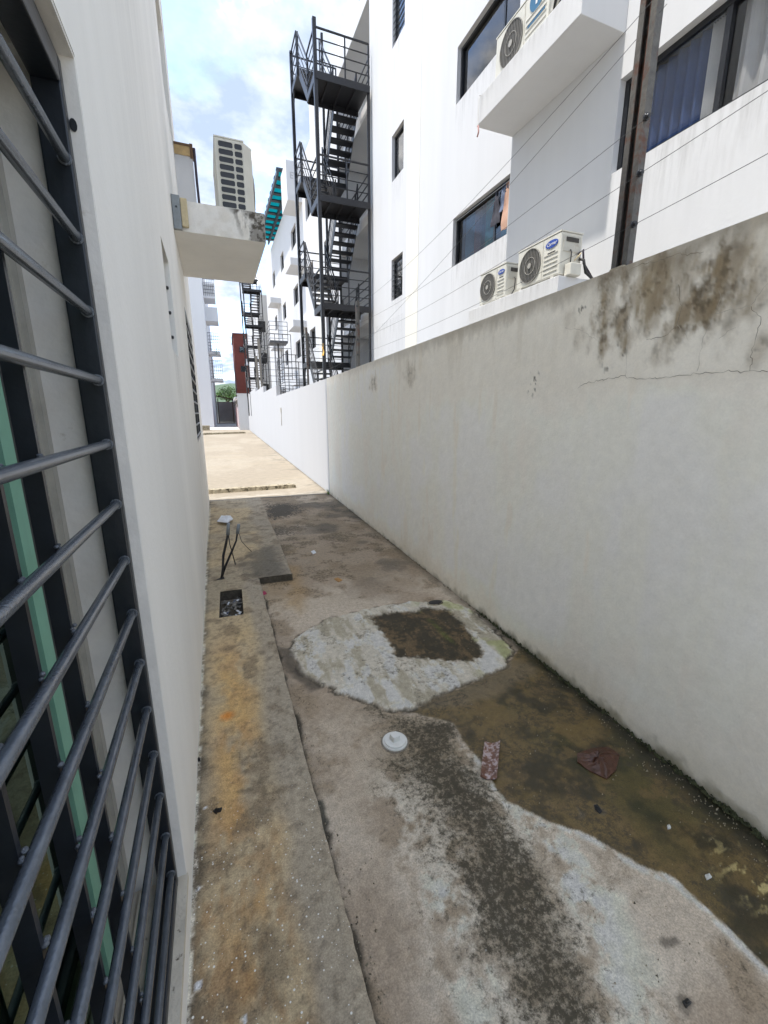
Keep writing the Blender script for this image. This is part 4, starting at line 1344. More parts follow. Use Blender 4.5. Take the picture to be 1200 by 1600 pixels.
# ---- laundry in the lower window
def garment(name, label, xf, a, w_, ztop, h, m, seed, n, straps=True):
    rnd = random.Random(seed)
    t = thing(name, xf((n, a, ztop - h)), label, 'clothing', 'laundry hanging in the window')
    nu, nv = 8, 12
    vs, fs = [], []
    ph = rnd.uniform(0, 6)
    for side in (0, 1):
        for j in range(nv + 1):
            v = j / nv
            ww = w_ * (.62 + .38 * min(1, v * 2.2)) * (1 - .12 * math.sin(v * 3.1 + ph))
            for i in range(nu + 1):
                u = i / nu - .5
                d = .012 * math.sin(u * 9 + ph + v * 3) + .008 * math.sin(v * 8 + ph)
                vs.append((n + d + (.004 if side else -.004), a + u * ww, ztop - v * h + .02 * (1 - v) * math.cos(u * 6)))
    M1 = (nu + 1) * (nv + 1)
    for side in (0, 1):
        for j in range(nv):
            for i in range(nu):
                b = side * M1 + j * (nu + 1) + i
                fs.append((b, b + 1, b + nu + 2, b + nu + 1))
    mb = MB(xf); mb._add(vs, fs, True)
    mb.build('fabric', m, t)
    if straps:
        for s in (-1, 1):
            MB(xf).bar((n, a + s * w_ * .2, ztop), (n, a + s * w_ * .12, ztop + .10), .012, .004).build('strap', m, t)
    return t


garment('shirt', 'dark grey shirt hanging in window, left of the peach one', RF, 6.52, .20, 4.88, .38, 'cloth_dark', 1, -.045)
garment('shirt', 'blue grey cloth hanging high in the laundry window', RF, 6.36, .16, 4.92, .28, 'cloth_blue', 2, -.05)
garment('dress', 'peach sleeveless top hanging at the right of laundry window', RF, 6.22, .17, 4.86, .52, 'cloth_peach', 3, -.02)
tag(MB(RF).tube([(-.035, W2[0] + .003, 4.97), (-.035, W2[1] - .003, 4.99)], .004, 5).build('clothes_line', 'rail_pale'), 'thin line strung across the laundry window', 'line')

# ---- recessed gallery between the two blocks
REC0, REC1 = 12.2, 15.2
mb = MB(RF)
wall_sheet(mb, REC0, REC1, -.05, RH, [(13.2, 14.1, .1 + 2.52 * i + 1.9, 1.9 + 2.52 * i + 2.0) for i in range(4)], .1, -1.1)
mb.quad((0, REC0, -.05), (-1.1, REC0, -.05), (-1.1, REC0, RH), (0, REC0, RH)).quad((0, REC1, -.05), (-1.1, REC1, -.05), (-1.1, REC1, RH), (0, REC1, RH))
mb.build('gallery_wall', 'gallery_paint', right)
for i in range(4):
    zf = 1.9 + 2.52 * i
    window(right, RF, (13.2, 14.1, zf + .1, zf + 2.0), .09, 1, .05, 'glass_dark', 0, None, -1.1)
    fl = MB(RF).box(-1.1, -.01, REC0 + .003, REC1 - .003, zf - .28, zf).build('gallery_floor', 'plaster_white', right)
    for k in range(4):
        MB(RF).bar((-.06, REC0 + .02, zf + .25 + .22 * k), (-.06, REC1 - .02, zf + .25 + .22 * k), .022, .022).build('gallery_rail', 'steel_black', fl)
    for a in (12.22, 13.7, 15.18):
        MB(RF).bar((-.06, a, zf), (-.06, a, zf + .93), .03, .03, (0, 1, 0)).build('gallery_post', 'steel_black', fl)
MB(RF).box(-1.1, -.01, REC0 + .003, REC1 - .003, RH - .4, RH).build('gallery_roof', 'plaster_white', right)
rr = thing('roof_railing', RF((-.1, 13, RH)), 'black railing on the roof edge above the fire escape', 'railing')
for k in range(4):
    MB(RF).bar((-.1, 10.5, RH + .25 + .22 * k), (-.1, 13.2, RH + .25 + .22 * k), .025, .025).build('rail', 'steel_black', rr)
for a in (10.5, 11.85, 13.2):
    MB(RF).bar((-.1, a, RH), (-.1, a, RH + .93), .035, .035, (0, 1, 0)).build('post', 'steel_black', rr)

# ================================================================== RIGHT BUILDING, far block
far = thing('apartment_building', RF((-3, 25, 0)), 'white apartment block farther back behind the fire escape', 'building')
FE = 34.6
rows = [(4.36, 5.2), (6.92, 7.76), (9.5, 10.36)]
cols = [(16.6, 17.3), (19.2, 20.3), (22.6, 23.9), (26.4, 27.5), (30.0, 31.0)]
ops = [(a0, a1, z0, z1) for a0, a1 in cols for z0, z1 in rows]
mb = MB(RF)
wall_sheet(mb, REC1, FE, -.05, RH, ops, .16)
mb.build('wall', 'plaster_far', far)
shell(far, RF, REC1, FE, -.05, RH, -7, 'plaster_far')
for i, op in enumerate(ops):
    window(far, RF, op, .14, 2 if op[1] - op[0] > 1 else 1, .06, 'glass_dark', 0, [(op[0] + .1, op[0] + .55, 'curtain_white')] if i % 3 == 0 else None)
MB(RF).box(0, .012, 18.0, 18.5, -.05, RH - .05).build('cream_band', 'paint_cream', far)
for op in ops:
    rain_stain(far, RF, op[0], op[1], op[2] - 1.0, op[2])
for a0 in (20.9, 28.0):
    for z in (2.9, 5.45, 8.0, 10.5):
        if a0 == 28.0 and z == 10.5:
            continue
        MB(RF).box(0, .62, a0, a0 + 1.5, z, z + .28).build('ledge', 'plaster_far', far)
# tall boxed parapet over the ledge column, with the letters
MB(RF).box(0.002, .62, 20.95, 22.4, 10.79, 12.0).build('parapet_box', 'plaster_far', far)
ux = -vdir(RF, (1, 0, 0))
text_mesh(far, 'EV', .34, 'letter_grey', RF((.30, 20.948, 11.45)), ux, (0, 0, 1), -vdir(RF, (0, 1, 0)), bold=True)
MB(RF).box(-3, 0.0, 17.8, 19.0, RH + .002, RH + 1.5).build('roof_bulkhead', 'plaster_far', far)
# teal roof canopy
can = thing('roof_canopy', RF((.4, 27, RH)), 'turquoise sheet canopy on dark steel beams at far roof edge', 'canopy')
cz_ = 12.25
for a in (22.8, 30.8):
    MB(RF).bar((-.3, a, RH), (-.3, a, cz_), .10, .10, (0, 1, 0)).build('post', 'steel_slate', can)
for n_ in (-.5, .12, .72):
    MB(RF).bar((n_, 22.5, cz_), (n_, 31.2, cz_), .09, .20).build('beam', 'steel_slate', can)
for k in range(12):
    a = 22.6 + k * .76
    MB(RF).bar((-.55, a, cz_ + .12), (.78, a, cz_ + .12), .24, .06).build('rafter', 'steel_slate', can)
for k in range(11):
    a = 22.66 + k * .76
    MB(RF).box(-.5, .74, a, a + .64, cz_ + .16, cz_ + .175).build('roof_sheet', 'teal_sheet', can)


# ================================================================== FIRE ESCAPES
def fire_escape(label):
    base = RF((.7, 12.1, 0))
    t = thing('fire_escape', base, label, 'fire escape', 'black steel fire escapes')
    n0, n1 = .06, 1.42                                   # building side, alley side
    y0, y1, y2, y3 = 12.05, 12.95, 14.05, 14.95
    half = 1.27
    levels = [1.90, 4.43, 6.95, 9.50]
    for p, zt in (((n1, y0 + .03), 10.55), ((n1, y3 - .03), 11.7), ((n0 + .02, y0 + .03), 9.5), ((n0 + .02, y3 - .03), 10.7)):
        MB(RF).bar((p[0], p[1], 0), (p[0], p[1], zt), .085 if p[0] > 1 else .06, .085 if p[0] > 1 else .06, (0, 1, 0)).build('post', 'steel_black', t)

    def rails(parent, pa, pb, nr=4, step=.215, first=.22, r=.011):
        pa, pb = Vector(pa), Vector(pb)
        for k in range(nr):
            h_ = first + step * k
            w_ = .032 if k == nr - 1 else .018
            MB(RF).bar(pa + Vector((0, 0, h_)), pb + Vector((0, 0, h_)), w_, w_).build('rail', 'steel_black', parent)

    def baluster(parent, p, h=.87):
        MB(RF).bar(p, (p[0], p[1], p[2] + h), .032, .032, (0, 1, 0)).build('baluster', 'steel_black', parent)

    tread0 = [None]
    for li, z in enumerate(levels):
        ld = MB(RF).box(n0, n1, y0, y1, z - .012, z)
        ld.box(n0, n1, y0 - .03, y0, z - .14, z + .012).box(n0, n1, y1, y1 + .03, z - .14, z + .012).box(n1, n1 + .03, y0, y1, z - .14, z + .012)
        for k in range(3):
            ld.box(n0 + .3 + k * .35, n0 + .34 + k * .35, y0, y1, z - .08, z - .012)
        ld = ld.build('landing', 'steel_black', t)
        rails(ld, (n0 + .03, y0, z), (n1, y0, z))
        rails(ld, (n1 + .01, y0, z), (n1 + .01, y1 - .05, z))
        for n_ in (n0 + .03, (n0 + n1) / 2 - .05):
            baluster(ld, (n_, y0, z))
        baluster(ld, (n1 + .01, y1 - .05, z))
        MB(RF).bar((n1, y0 + .25, z - .1), (n1, y0 + .04, z - .75), .04, .04).build('brace', 'steel_black', ld)
        # flight up and away to the half landing, on the alley side
        zm = z + half
        ml = MB(RF).box(n0, n1, y2, y3, zm - .012, zm)
        ml.box(n0, n1, y2 - .03, y2, zm - .14, zm + .012).box(n0, n1, y3, y3 + .03, zm - .14, zm + .012).box(n1, n1 + .03, y2, y3, zm - .14, zm + .012)
        ml = ml.build('half_landing', 'steel_black', t)
        rails(ml, (n0 + .03, y3, zm), (n1, y3, zm)); rails(ml, (n1 + .01, y2 + .05, zm), (n1 + .01, y3, zm))
        for n_ in (n0 + .03, (n0 + n1) / 2):
            baluster(ml, (n_, y3, zm))
        baluster(ml, (n1 + .01, y2 + .05, zm))
        MB(RF).bar((n1, y3 - .3, zm - .1), (n1, y3 - .04, zm - .7), .04, .04).build('brace', 'steel_black', ml)
        flights = [(n0 + .74, n1 - .02, y1, z, y2, zm)]
        if li < 3:
            flights.append((n0 + .05, n0 + .68, y2, zm, y1, levels[li + 1]))
        for (fa, fb, ya_, za_, yb_, zb_) in flights:
            fl = MB(RF)
            for n_ in (fa, fb):
                fl.bar((n_, ya_, za_ - .05), (n_, yb_, zb_ - .05), .012, .17)
            fl = fl.build('flight', 'steel_black', t)
            for k in range(1, 7):
                s_ = k / 7
                yy, zz = ya_ + (yb_ - ya_) * s_, za_ + (zb_ - za_) * s_
                MB(RF).box(fa + .007, fb - .007, yy - .12, yy + .12, zz - .035, zz).build('tread', 'steel_black', fl)
            for n_ in (fa, fb):
                rails(fl, (n_, ya_, za_), (n_, yb_, zb_), 4, .20, .2)
                for yy, zz in ((ya_, za_), (yb_, zb_)):
                    baluster(fl, (n_, yy, zz), .83)
    MB(RF).bar(((n0 + n1) / 2, y2 - .05, 0), ((n0 + n1) / 2, y2 - .05, 11.7), .06, .06, (0, 1, 0)).build('post', 'steel_black', t)
    return t


fe1 = fire_escape('black steel fire escape zigzagging up beside the white block')
d_ = Vector(RF((0, 24.9, 0))) - Vector(RF((0, 0, 0)))
fe2 = copy_tree(fe1, None, (d_.x, d_.y, 1.35))
fe2['label'] = 'distant black fire escape seen under the left ledge'

# shaded recess beside the distant fire escape, and the block behind it
far2 = thing('apartment_building', RF((-3, 42, 0)), 'far white block with grey recess behind the distant fire escape', 'building')
MB(RF).box(-7, -.9, FE + .01, 40.5, -.05, RH + 1).build('recess_block', 'paint_cream', far2)
MB(RF).box(-7, .1, 40.5, 52, -.05, 11.4).build('block', 'plaster_far', far2)
for z in (3.0, 5.6, 8.2):
    wq = MB(RF).box(-.5, .115, 40.49, 40.496, z + .2, z + 1.1).build('window', 'frame_black', far2)

# ================================================================== FENCE POSTS AND WIRES
def chan_post(x, y, z0, z1, w_, label, rusty=True, ins=()):
    t = thing('fence_post', (x, y, z0), label, 'post', 'posts on the boundary wall')
    h = w_ / 2
    mb = MB()
    # C-channel, open side to the alley
    mb.box(x + .016, x + .022, y - h, y + h, z0 - .05, z1)
    mb.box(x - .018, x + .016, y - h, y - h + .006, z0 - .05, z1).box(x - .018, x + .016, y + h - .006, y + h, z0 - .05, z1)
    mb.box(x - .018, x - .012, y - h + .006, y - h + .03, z0 - .05, z1).box(x - .018, x - .012, y + h - .03, y + h - .006, z0 - .05, z1)
    mb.build('channel', 'post_grey', t)
    if rusty:
        MB().box(x + .010, x + .0155, y - h + .031, y + h - .032, z0 - .05, z1).build('rust_streak', 'rust', t)
    for z in ins:
        i_ = MB().tube([(x - .018, y - h - .004, z), (x - .018, y - h - .03, z)], .010, 8)
        i_.tube([(x - .018, y - h - .012, z), (x - .018, y - h - .020, z)], .016, 8)
        i_.build('insulator', 'frame_black', t)
    return t


INS1 = [2.47, 2.68, 2.90, 3.36]
INS2 = [2.45, 2.66, 2.88, 3.12]
chan_post(1.90, 1.79, 2.278, 3.52, .092, 'nearest steel channel post on wall with rust streak', True, INS1)
chan_post(1.92, 6.5, 2.249, 3.2, .085, 'rusty steel post on the wall before the fire escape', True, INS2)
chan_post(1.92, 10.85, 2.237, 3.58, .085, 'grey steel post on white wall beside fire escape', False, [2.5, 2.75, 3.0, 3.3])
# weathered cement collar at the foot of the near post
fp = [o for o in COL.objects if o.name == 'fence_post'][0]
MB().box(1.865, 1.935, 1.745, 1.835, 2.278, 2.306).build('cement_collar', 'bumper', fp, bevel=.012)


def wire(p, q, sag, label, r=.0013):
    p, q = Vector(p), Vector(q)
    pts = []
    for i in range(25):
        s = i / 24
        v = p.lerp(q, s); v.z -= sag * 4 * s * (1 - s)
        pts.append(tuple(v))
    return tag(MB().tube(pts, r, 5).build('fence_wire', 'rail_grey'), label, 'wire', 'electric fence wires')


names = ['lowest', 'second lowest', 'third', 'topmost']
for i in range(4):
    wire((1.882, 1.70, INS1[i]), (1.90, 6.45, INS2[i]), .05 + .02 * i, names[i] + ' fence wire strung between near and middle wall posts')
for i in range(2):
    wire((1.882, 1.70, INS1[i]), (1.85, -1.2, INS1[i] + .28), -.01 + .05, names[i] + ' fence wire running from near post out of the picture right')
wire((1.90, 1.71, 3.30), (1.90, 6.45, 2.50), .04, 'slack fence wire crossing the others between wall posts')
for i in range(3):
    wire((1.90, 6.45, INS2[i]), (1.90, 10.80, [2.5, 2.75, 3.0][i]), .05, names[i] + ' fence wire between the middle post and the white wall post')

# yellow cloth tied beside the fire escape
yc = garment('rag', 'yellow glove or rag on the fire escape rail', ident, 12.0, .16, 3.33, .22, 'cloth_yellow', 5, 2.56, True)
yc['group'] = 'rags'

# ================================================================== METAL CAGES AND PLANKS BEHIND THE WHITE WALL
def cage(loc, sx, sy, z0, z1, nx, nz, label, m='rail_grey'):
    t = thing('grid_frame', loc, label, 'frame')
    x, y = loc[0], loc[1]
    for i in range(nx + 1):
        xx = x + sx * i / nx
        MB().bar((xx, y, z0), (xx, y, z1), .03, .03, (0, 1, 0)).build('upright', m, t)
        MB().bar((xx, y + sy, z0), (xx, y + sy, z1), .03, .03, (0, 1, 0)).build('upright', m, t)
    for j in range(nz + 1):
        zz = z0 + (z1 - z0) * j / nz
        MB().bar((x, y, zz), (x + sx, y, zz), .022, .022).build('cross_bar', m, t)
        MB().bar((x, y + sy, zz), (x + sx, y + sy, zz), .022, .022).build('cross_bar', m, t)
        MB().bar((x, y, zz), (x, y + sy, zz), .022, .022).build('cross_bar', m, t)
    return t


cage((2.15, 17.2, 0), .9, 2.2, 2.0, 3.75, 2, 7, 'low grey railing panels behind the white wall near the fire escape')
cage((2.05, 22.5, 0), 1.15, 4.0, .1, 5.35, 3, 8, 'tall thin metal frame standing behind the white wall')
sb = thing('stair_pod', (2.6, 23.6, 0), 'small caged platform on a pole above the metal frame', 'platform')
MB().bar((2.75, 24.0, 0), (2.75, 24.0, 5.1), .09, .09, (0, 1, 0)).build('pole', 'rail_grey', sb)
MB().box(2.3, 3.2, 23.5, 24.6, 5.1, 5.2).build('deck', 'rail_grey', sb)
for k in range(5):
    MB().bar((2.3, 23.5, 5.3 + .2 * k), (3.2, 23.5, 5.3 + .2 * k), .02, .02).build('rail', 'rail_grey', sb)
    MB().bar((2.3, 23.5, 5.3 + .2 * k), (2.3, 24.6, 5.3 + .2 * k), .02, .02).build('rail', 'rail_grey', sb)
for xx in (2.3, 2.75, 3.2):
    MB().bar((xx, 23.5, 5.2), (xx, 23.5, 6.1), .025, .025, (0, 1, 0)).build('upright', 'rail_grey', sb)
for i, (yy, xx, zt) in enumerate(((28.5, 2.1, 6.0), (31, 2.05, 5.3))):
    tag(MB().bar((xx + .12, yy, 0), (xx, yy, zt), .16, .05).build('plank', 'plank_grey'), ('tall weathered plank leaning behind white wall', 'shorter weathered plank farther behind white wall')[i], 'plank')
for i, (yy, xx) in enumerate(((38, 1.75), (41, 1.6))):
    tag(MB().tube([(xx + .15, yy, 3.0), (xx + .15, yy, 5.6 - .4 * i)], .03, 6).build('rod', 'rail_grey'), ('thin steel rod on wall before red building', 'farther thin steel rod on wall before red building')[i], 'rod')

# ================================================================== FAR END
red = thing('red_building', (4, 66, 0), 'dark red building at the far end of the alley', 'building')
MB().box(1.45, 7.5, 64, 74, 0, 11.9).build('wall', 'brick_red', red)
MB().box(1.35, 7.6, 63.9, 74.1, 11.9, 12.05).build('roof', 'brick_red', red)
for z in (9.6, 7.1):
    wq = MB().box(2.15, 2.75, 63.93, 63.99, z, z + .75).build('window', 'frame_black', red)
    MB().box(2.22, 2.68, 63.90, 63.925, z + .08, z + .67).build('pane', 'glass_dark', wq)
for z in (10.4, 7.9, 5.0):
    MB().box(2.7, 3.5, 63.3, 64, z, z + .22).build('ledge', 'plaster_far', red)
    MB().box(2.9, 3.2, 63.5, 63.95, z + .22, z + .85).build('ledge_unit', 'plaster_far', red)

lf = thing('apartment_building', (-5, 56, 0), 'tall white block with caged balconies at far left', 'building')
MB().box(-12, -1.55, 52, 74, 0, 17.5).build('wall', 'plaster_far', lf)
MB().box(-12.05, -1.5, 51.95, 74.05, 17.5, 17.8).build('roof', 'plaster_far', lf)
for i, (z0, z1, x1) in enumerate(((14.3, 15.9, -.35), (11.9, 13.5, -.2), (8.4, 9.3, -.25), (5.4, 6.3, -.2))):
    b = MB().box(-1.55, x1, 55, 58, z0 - .2, z0 + (z1 - z0) * (.8 if i < 2 else .12)).build('balcony', 'plaster_far', lf)
    if i != 1:
        for k in range(6):
            MB().bar((-1.5, 54.97, z0 + .3 + .35 * k), (x1, 54.97, z0 + .3 + .35 * k), .04, .04).build('cage_bar', 'rail_grey', b)
        for k in range(7):
            xx = -1.5 + (x1 + 1.5) * k / 6
            MB().bar((xx, 54.97, z0), (xx, 54.97, z0 + 2.1), .03, .03, (0, 1, 0)).build('cage_bar', 'rail_grey', b)
garment('towel', 'green cloth hung over a far left balcony', ident, 54.9, .9, 8.9, .8, 'cloth_green', 8, -.7, False)['group'] = 'balcony laundry'
stp = tag(MB().box(-3.2, -1.7, 43.0, 43.6, 0, .45).build('concrete_step', 'bumper'), 'low concrete block before the far left building', 'block')
endw = thing('end_wall', (-.3, 74, 0), 'grey wall closing the far end of the alley', 'wall')
MB().box(-1.54, 1.4, 74.2, 74.5, 0, 3.2).build('wall_panel', 'wall_grey', endw)
MB().box(-1.54, 1.4, 74.15, 74.55, 3.2, 3.3).build('coping', 'wall_grey', endw)
sh = thing('shed_roof', (-.5, 71, 3), 'small brown shed roof in front of the far grey wall', 'roof')
MB().bar((-1.5, 71.5, 4.1), (1.0, 71.5, 3.6), 1.5, .12).build('roof_sheet', 'wood_dark', sh)
for xx in (-1.3, .8):
    MB().bar((xx, 71.2, 0.02), (xx, 71.2, 3.75), .12, .12, (0, 1, 0)).build('post', 'wood_dark', sh)

tree = thing('tree', (.2, 78, 0), 'small leafy green tree behind the far end wall', 'tree')
tk = MB().tube([(.2, 78, 0), (.25, 78, 2.0), (.15, 78.05, 3.4)], [.20, .16, .12], 8)
for k in range(6):
    t_ = k * 1.05
    tk.tube([(.15, 78.05, 3.2), (.15 + .7 * math.cos(t_), 78 + .6 * math.sin(t_), 4.3), (.15 + 1.25 * math.cos(t_), 78 + 1.2 * math.sin(t_), 5.2)], [.08, .05, .02], 6)
tk.build('trunk', 'bark', tree)
rnd = random.Random(12)
for m_ in ('leaf', 'leaf_dark'):
    mb = MB()
    for c in range(34):
        th = rnd.uniform(0, 6.28); rr_ = rnd.uniform(.2, 1.6)
        cx, cy, cz = .1 + rr_ * math.cos(th), 78 + rr_ * math.sin(th), 4.6 + rnd.uniform(-1.0, 1.5) * (1.1 - rr_ * .4)
        for k in range(45):
            p = Vector((cx, cy, cz)) + Vector((rnd.gauss(0, .24), rnd.gauss(0, .24), rnd.gauss(0, .2)))
            u = Vector((rnd.uniform(-1, 1), rnd.uniform(-1, 1), rnd.uniform(-.6, .6))).normalized() * rnd.uniform(.06, .12)
            v = Vector((rnd.uniform(-1, 1), rnd.uniform(-1, 1), rnd.uniform(-1, 1))).cross(u).normalized() * .05
            mb.quad(tuple(p - u), tuple(p + v), tuple(p + u), tuple(p - v))
    mb.build('crown', m_, tree)

# ================================================================== GROUND CLUTTER
def wheel_stop(x0, y0, x1, y1, w_, h_, label):
    mb = MB()
    p, q = Vector((x0, y0, 0)), Vector((x1, y1, 0))
    d = (q - p).normalized(); r = Vector((-d.y, d.x, 0))
    rnd = random.Random(int(y0))
    n_ = 40
    rings = []
    for i in range(n_ + 1):
        s = i / n_
        c = p.lerp(q, s)
        sh_ = .8 if i in (0, n_) else 1
        jj = rnd.uniform(-.008, .008)
        rings.append([tuple(c - r * (w_ * .5)) , tuple(c - r * (w_ * .42 + jj) + Vector((0, 0, h_ * sh_ + jj))), tuple(c + r * (w_ * .42 + jj) + Vector((0, 0, h_ * sh_ - jj))), tuple(c + r * (w_ * .5))])
    vs = [v for rg in rings for v in rg]
    fs = [(i * 4 + k, i * 4 + k + 1, (i + 1) * 4 + k + 1, (i + 1) * 4 + k) for i in range(n_) for k in range(3)] + [(0, 1, 2, 3), tuple(n_ * 4 + k for k in range(4))]
    mb._add(vs, fs)
    o = mb.build('wheel_stop', 'bumper', loc=(x0, y0, 0))
    return tag(o, label, 'wheel stop', 'concrete wheel stops')


wheel_stop(-.75, 9.12, 1.27, 9.28, .17, .085, 'near concrete wheel stop across the start of the yard')
wheel_stop(-1.9, 34.5, 1.15, 36.0, .3, .14, 'far concrete wheel stop at the end of the yard')

# white clean-out plug with square nut
c0 = onz(617, 1160)
pl = thing('cleanout_plug', (c0[0], c0[1], 0), 'round white plastic clean-out plug with square nut in the floor', 'plug')
MB().disc((c0[0], c0[1], -.01), (.062, 0, 0), (0, .062, 0), (0, 0, 1), .022, 40).build('collar', 'pvc_white', pl, bevel=.003)
MB().disc((c0[0], c0[1], .012), (.054, 0, 0), (0, .054, 0), (0, 0, 1), .007, 40).build('cap', 'pvc_white', pl, bevel=.003)
mb = MB()
ca_, sa_ = math.cos(.25), math.sin(.25)
vs = [(c0[0] + (x * ca_ - y * sa_) * s, c0[1] + (x * sa_ + y * ca_) * s, z) for z, s in ((.018, 1), (.046, .9)) for x, y in ((-.021, -.021), (.021, -.021), (.021, .021), (-.021, .021))]
mb._add(vs, [(0, 1, 2, 3), (4, 5, 6, 7), (0, 1, 5, 4), (1, 2, 6, 5), (2, 3, 7, 6), (3, 0, 4, 7)])
mb.build('square_nut', 'pvc_white', pl, bevel=.003)
MB().disc((c0[0], c0[1], .0), (.071, 0, 0), (0, .071, 0), (0, 0, 1), .004, 40).build('gap_ring', 'crack', pl)

# curled strip of brown wood / bark
cs = [onz(757, 1164), onz(781, 1163), onz(776, 1221), onz(750, 1217)]
bk = thing('bark_strip', tuple(onz(766, 1192)), 'curled strip of brown bark with pale worn patches on wet floor', 'bark')
def bilin(u, v): return cs[0] * (1 - u) * (1 - v) + cs[1] * u * (1 - v) + cs[2] * u * v + cs[3] * (1 - u) * v
for nm, m_, u0, u1, v0, v1, dz in (('strip', 'wood_wet', 0, 1, 0, 1, 0),):
    mb = MB(); nu, nv = 10, 14
    rnd = random.Random(6)
    vs = []
    for lay in (0, 1):
        for j in range(nv + 1):
            for i in range(nu + 1):
                u, v = i / nu, j / nv
                uu, vv_ = u0 + (u1 - u0) * u, v0 + (v1 - v0) * v
                if nm != 'strip':
                    uu += .06 * math.sin(v * 9 + i) ; vv_ += .05 * math.sin(u * 8)
                p = bilin(min(max(uu, .02), .98) if nm != 'strip' else uu, min(vv_, 1))
                z = .010 + .020 * abs(uu - .5) ** 1.6 * 2 + .006 * math.sin(vv_ * 5) + dz - (.004 if lay == 0 else 0)
                vs.append((p[0], p[1], z))
    M1 = (nu + 1) * (nv + 1)
    fs = [(l * M1 + j * (nu + 1) + i, l * M1 + j * (nu + 1) + i + 1, l * M1 + (j + 1) * (nu + 1) + i + 1, l * M1 + (j + 1) * (nu + 1) + i) for l in (0, 1) for j in range(nv) for i in range(nu)]
    mb._add(vs, fs, True)
    mb.build(nm, m_, bk)

# crumpled brown plastic
def crumple(name, pix, m_, label, cat, h=.012, seed=1, z=0., n=16, group=None):
    poly = np.array([onz(x, y, z)[:2] for x, y in pix])
    c = poly.mean(0)
    rnd = random.Random(seed)
    mb = MB()
    vs = [(c[0], c[1], z + h)]
    R_ = 4
    m2 = len(poly) * 3
    for r in range(1, R_ + 1):
        for k in range(m2):
            i, f = divmod(k, 3)
            p = poly[i] * (1 - f / 3) + poly[(i + 1) % len(poly)] * f / 3
            q = c + (p - c) * (r / R_)
            vs.append((q[0], q[1], z + .004 + h * (1 - r / R_) * rnd.uniform(.2, 1.5) + rnd.uniform(0, .004)))
    fs = [(0, 1 + k, 1 + (k + 1) % m2) for k in range(m2)]
    for r in range(R_ - 1):
        b, e = 1 + r * m2, 1 + (r + 1) * m2
        fs += [(b + k, b + (k + 1) % m2, e + (k + 1) % m2, e + k) for k in range(m2)]
    # skirt to the floor
    b = 1 + (R_ - 1) * m2; e = len(vs)
    vs += [(v[0], v[1], z - .004) for v in vs[b:b + m2]]
    fs += [(b + k, b + (k + 1) % m2, e + (k + 1) % m2, e + k) for k in range(m2)]
    mb._add(vs, fs)
    o = mb.build(name, m_, loc=(c[0], c[1], z))
    return tag(o, label, cat, group)


crumple('plastic_sheet', [(902, 1178), (925, 1170), (950, 1168), (968, 1180), (962, 1205), (948, 1218), (920, 1205), (902, 1192)], 'plastic_brown', 'crumpled wet brown plastic sheet near the wall foot', 'plastic', .022, 3)
crumple('paper_sheet', [(339, 815), (346, 806), (360, 806), (364, 811), (355, 817)], 'paper', 'crumpled white paper on the walkway behind the cables', 'paper', .03, 5, .05)
crumple('leaf', [(522, 905), (528, 903), (535, 907), (529, 910)], 'leaf_dead', 'dry orange leaf lying on the grey channel floor', 'leaf', .006, 7)
crumple('paper_scrap', [(486, 862), (491, 860), (494, 864), (489, 866)], 'paper', 'tiny white scrap on the floor past the notch', 'scrap', .008, 9)
crumple('petal', [(409, 926), (414, 924), (417, 928), (411, 930)], 'petal', 'small crimson petal below the walkway notch', 'petal', .006, 10)
crumple('dark_leaf', [(928, 1259), (933, 1258), (941, 1269), (937, 1273), (930, 1266)], 'cable_black', 'small flat dark leaf in the wet moss area', 'leaf', .003, 11)
crumple('pebble', [(1042, 1291), (1046, 1290), (1048, 1295), (1043, 1296)], 'pvc_white', 'single white pebble on brown wet floor', 'pebble', .008, 12)
crumple('pebble', [(1101, 1369), (1108, 1367), (1112, 1372), (1104, 1376)], 'pvc_white', 'white pebble fragment nearest the lower right corner', 'pebble', .008, 13)
crumple('dead_insect', [(333, 1268), (337, 1265), (341, 1267), (347, 1263), (345, 1268), (340, 1269), (338, 1272)], 'cable_black', 'small black crumpled debris on rusty walkway', 'debris', .01, 14, .07)
crumple('dead_insect', [(309, 1187), (312, 1185), (313, 1188), (310, 1190)], 'cable_black', 'tiny black debris at the left wall foot', 'debris', .01, 15, .07)
crumple('stone_chip', [(1066, 1566), (1074, 1561), (1080, 1568), (1072, 1576)], 'ac_dark', 'dark stone chip near the bottom right', 'stone', .008, 16)
# dark iron lid at the back of the repair patch
c0 = onz(680, 944)
lid = thing('valve_lid', (c0[0], c0[1], 0), 'small dark oval lid at the back of the pale patch', 'lid')
MB().disc((c0[0], c0[1], .0), (.06, 0, 0), (0, .035, 0), (0, 0, 1), .022, 24).build('cover', 'cable_black', lid)
MB().disc((c0[0], c0[1], .0), (.072, 0, 0), (0, .045, 0), (0, 0, 1), .016, 24).build('rim', 'bumper', lid)

# black cables rising from the walkway
cb_ = thing('cable_bundle', tuple(onz(347, 905, .065)), 'black cut electrical cables standing up from the walkway', 'cables')
b = onz(347, 905, .065)
def cpt(x, y, Y):
    d = ray(x, y); t = Y / d[1]; p = np.array([0, 0, H]) + d * t
    return tuple(p)
Yb = b[1]
MB().tube([cpt(346, 906, Yb), cpt(348, 890, Yb), cpt(349, 868, Yb + .02), cpt(353, 850, Yb + .02), cpt(356, 835, Yb)], [.011, .010, .012, .012, .010], 8).build('cable', 'cable_black', cb_)
MB().tube([cpt(356, 836, Yb), cpt(357, 817, Yb)], [.016, .015], 8).build('tape_end', 'box_grey', cb_)
MB().tube([cpt(345, 906, Yb), cpt(352, 885, Yb + .03), cpt(362, 862, Yb), cpt(369, 845, Yb), cpt(371, 832, Yb)], [.012, .011, .010, .008, .008], 8).build('cable', 'cable_black', cb_)
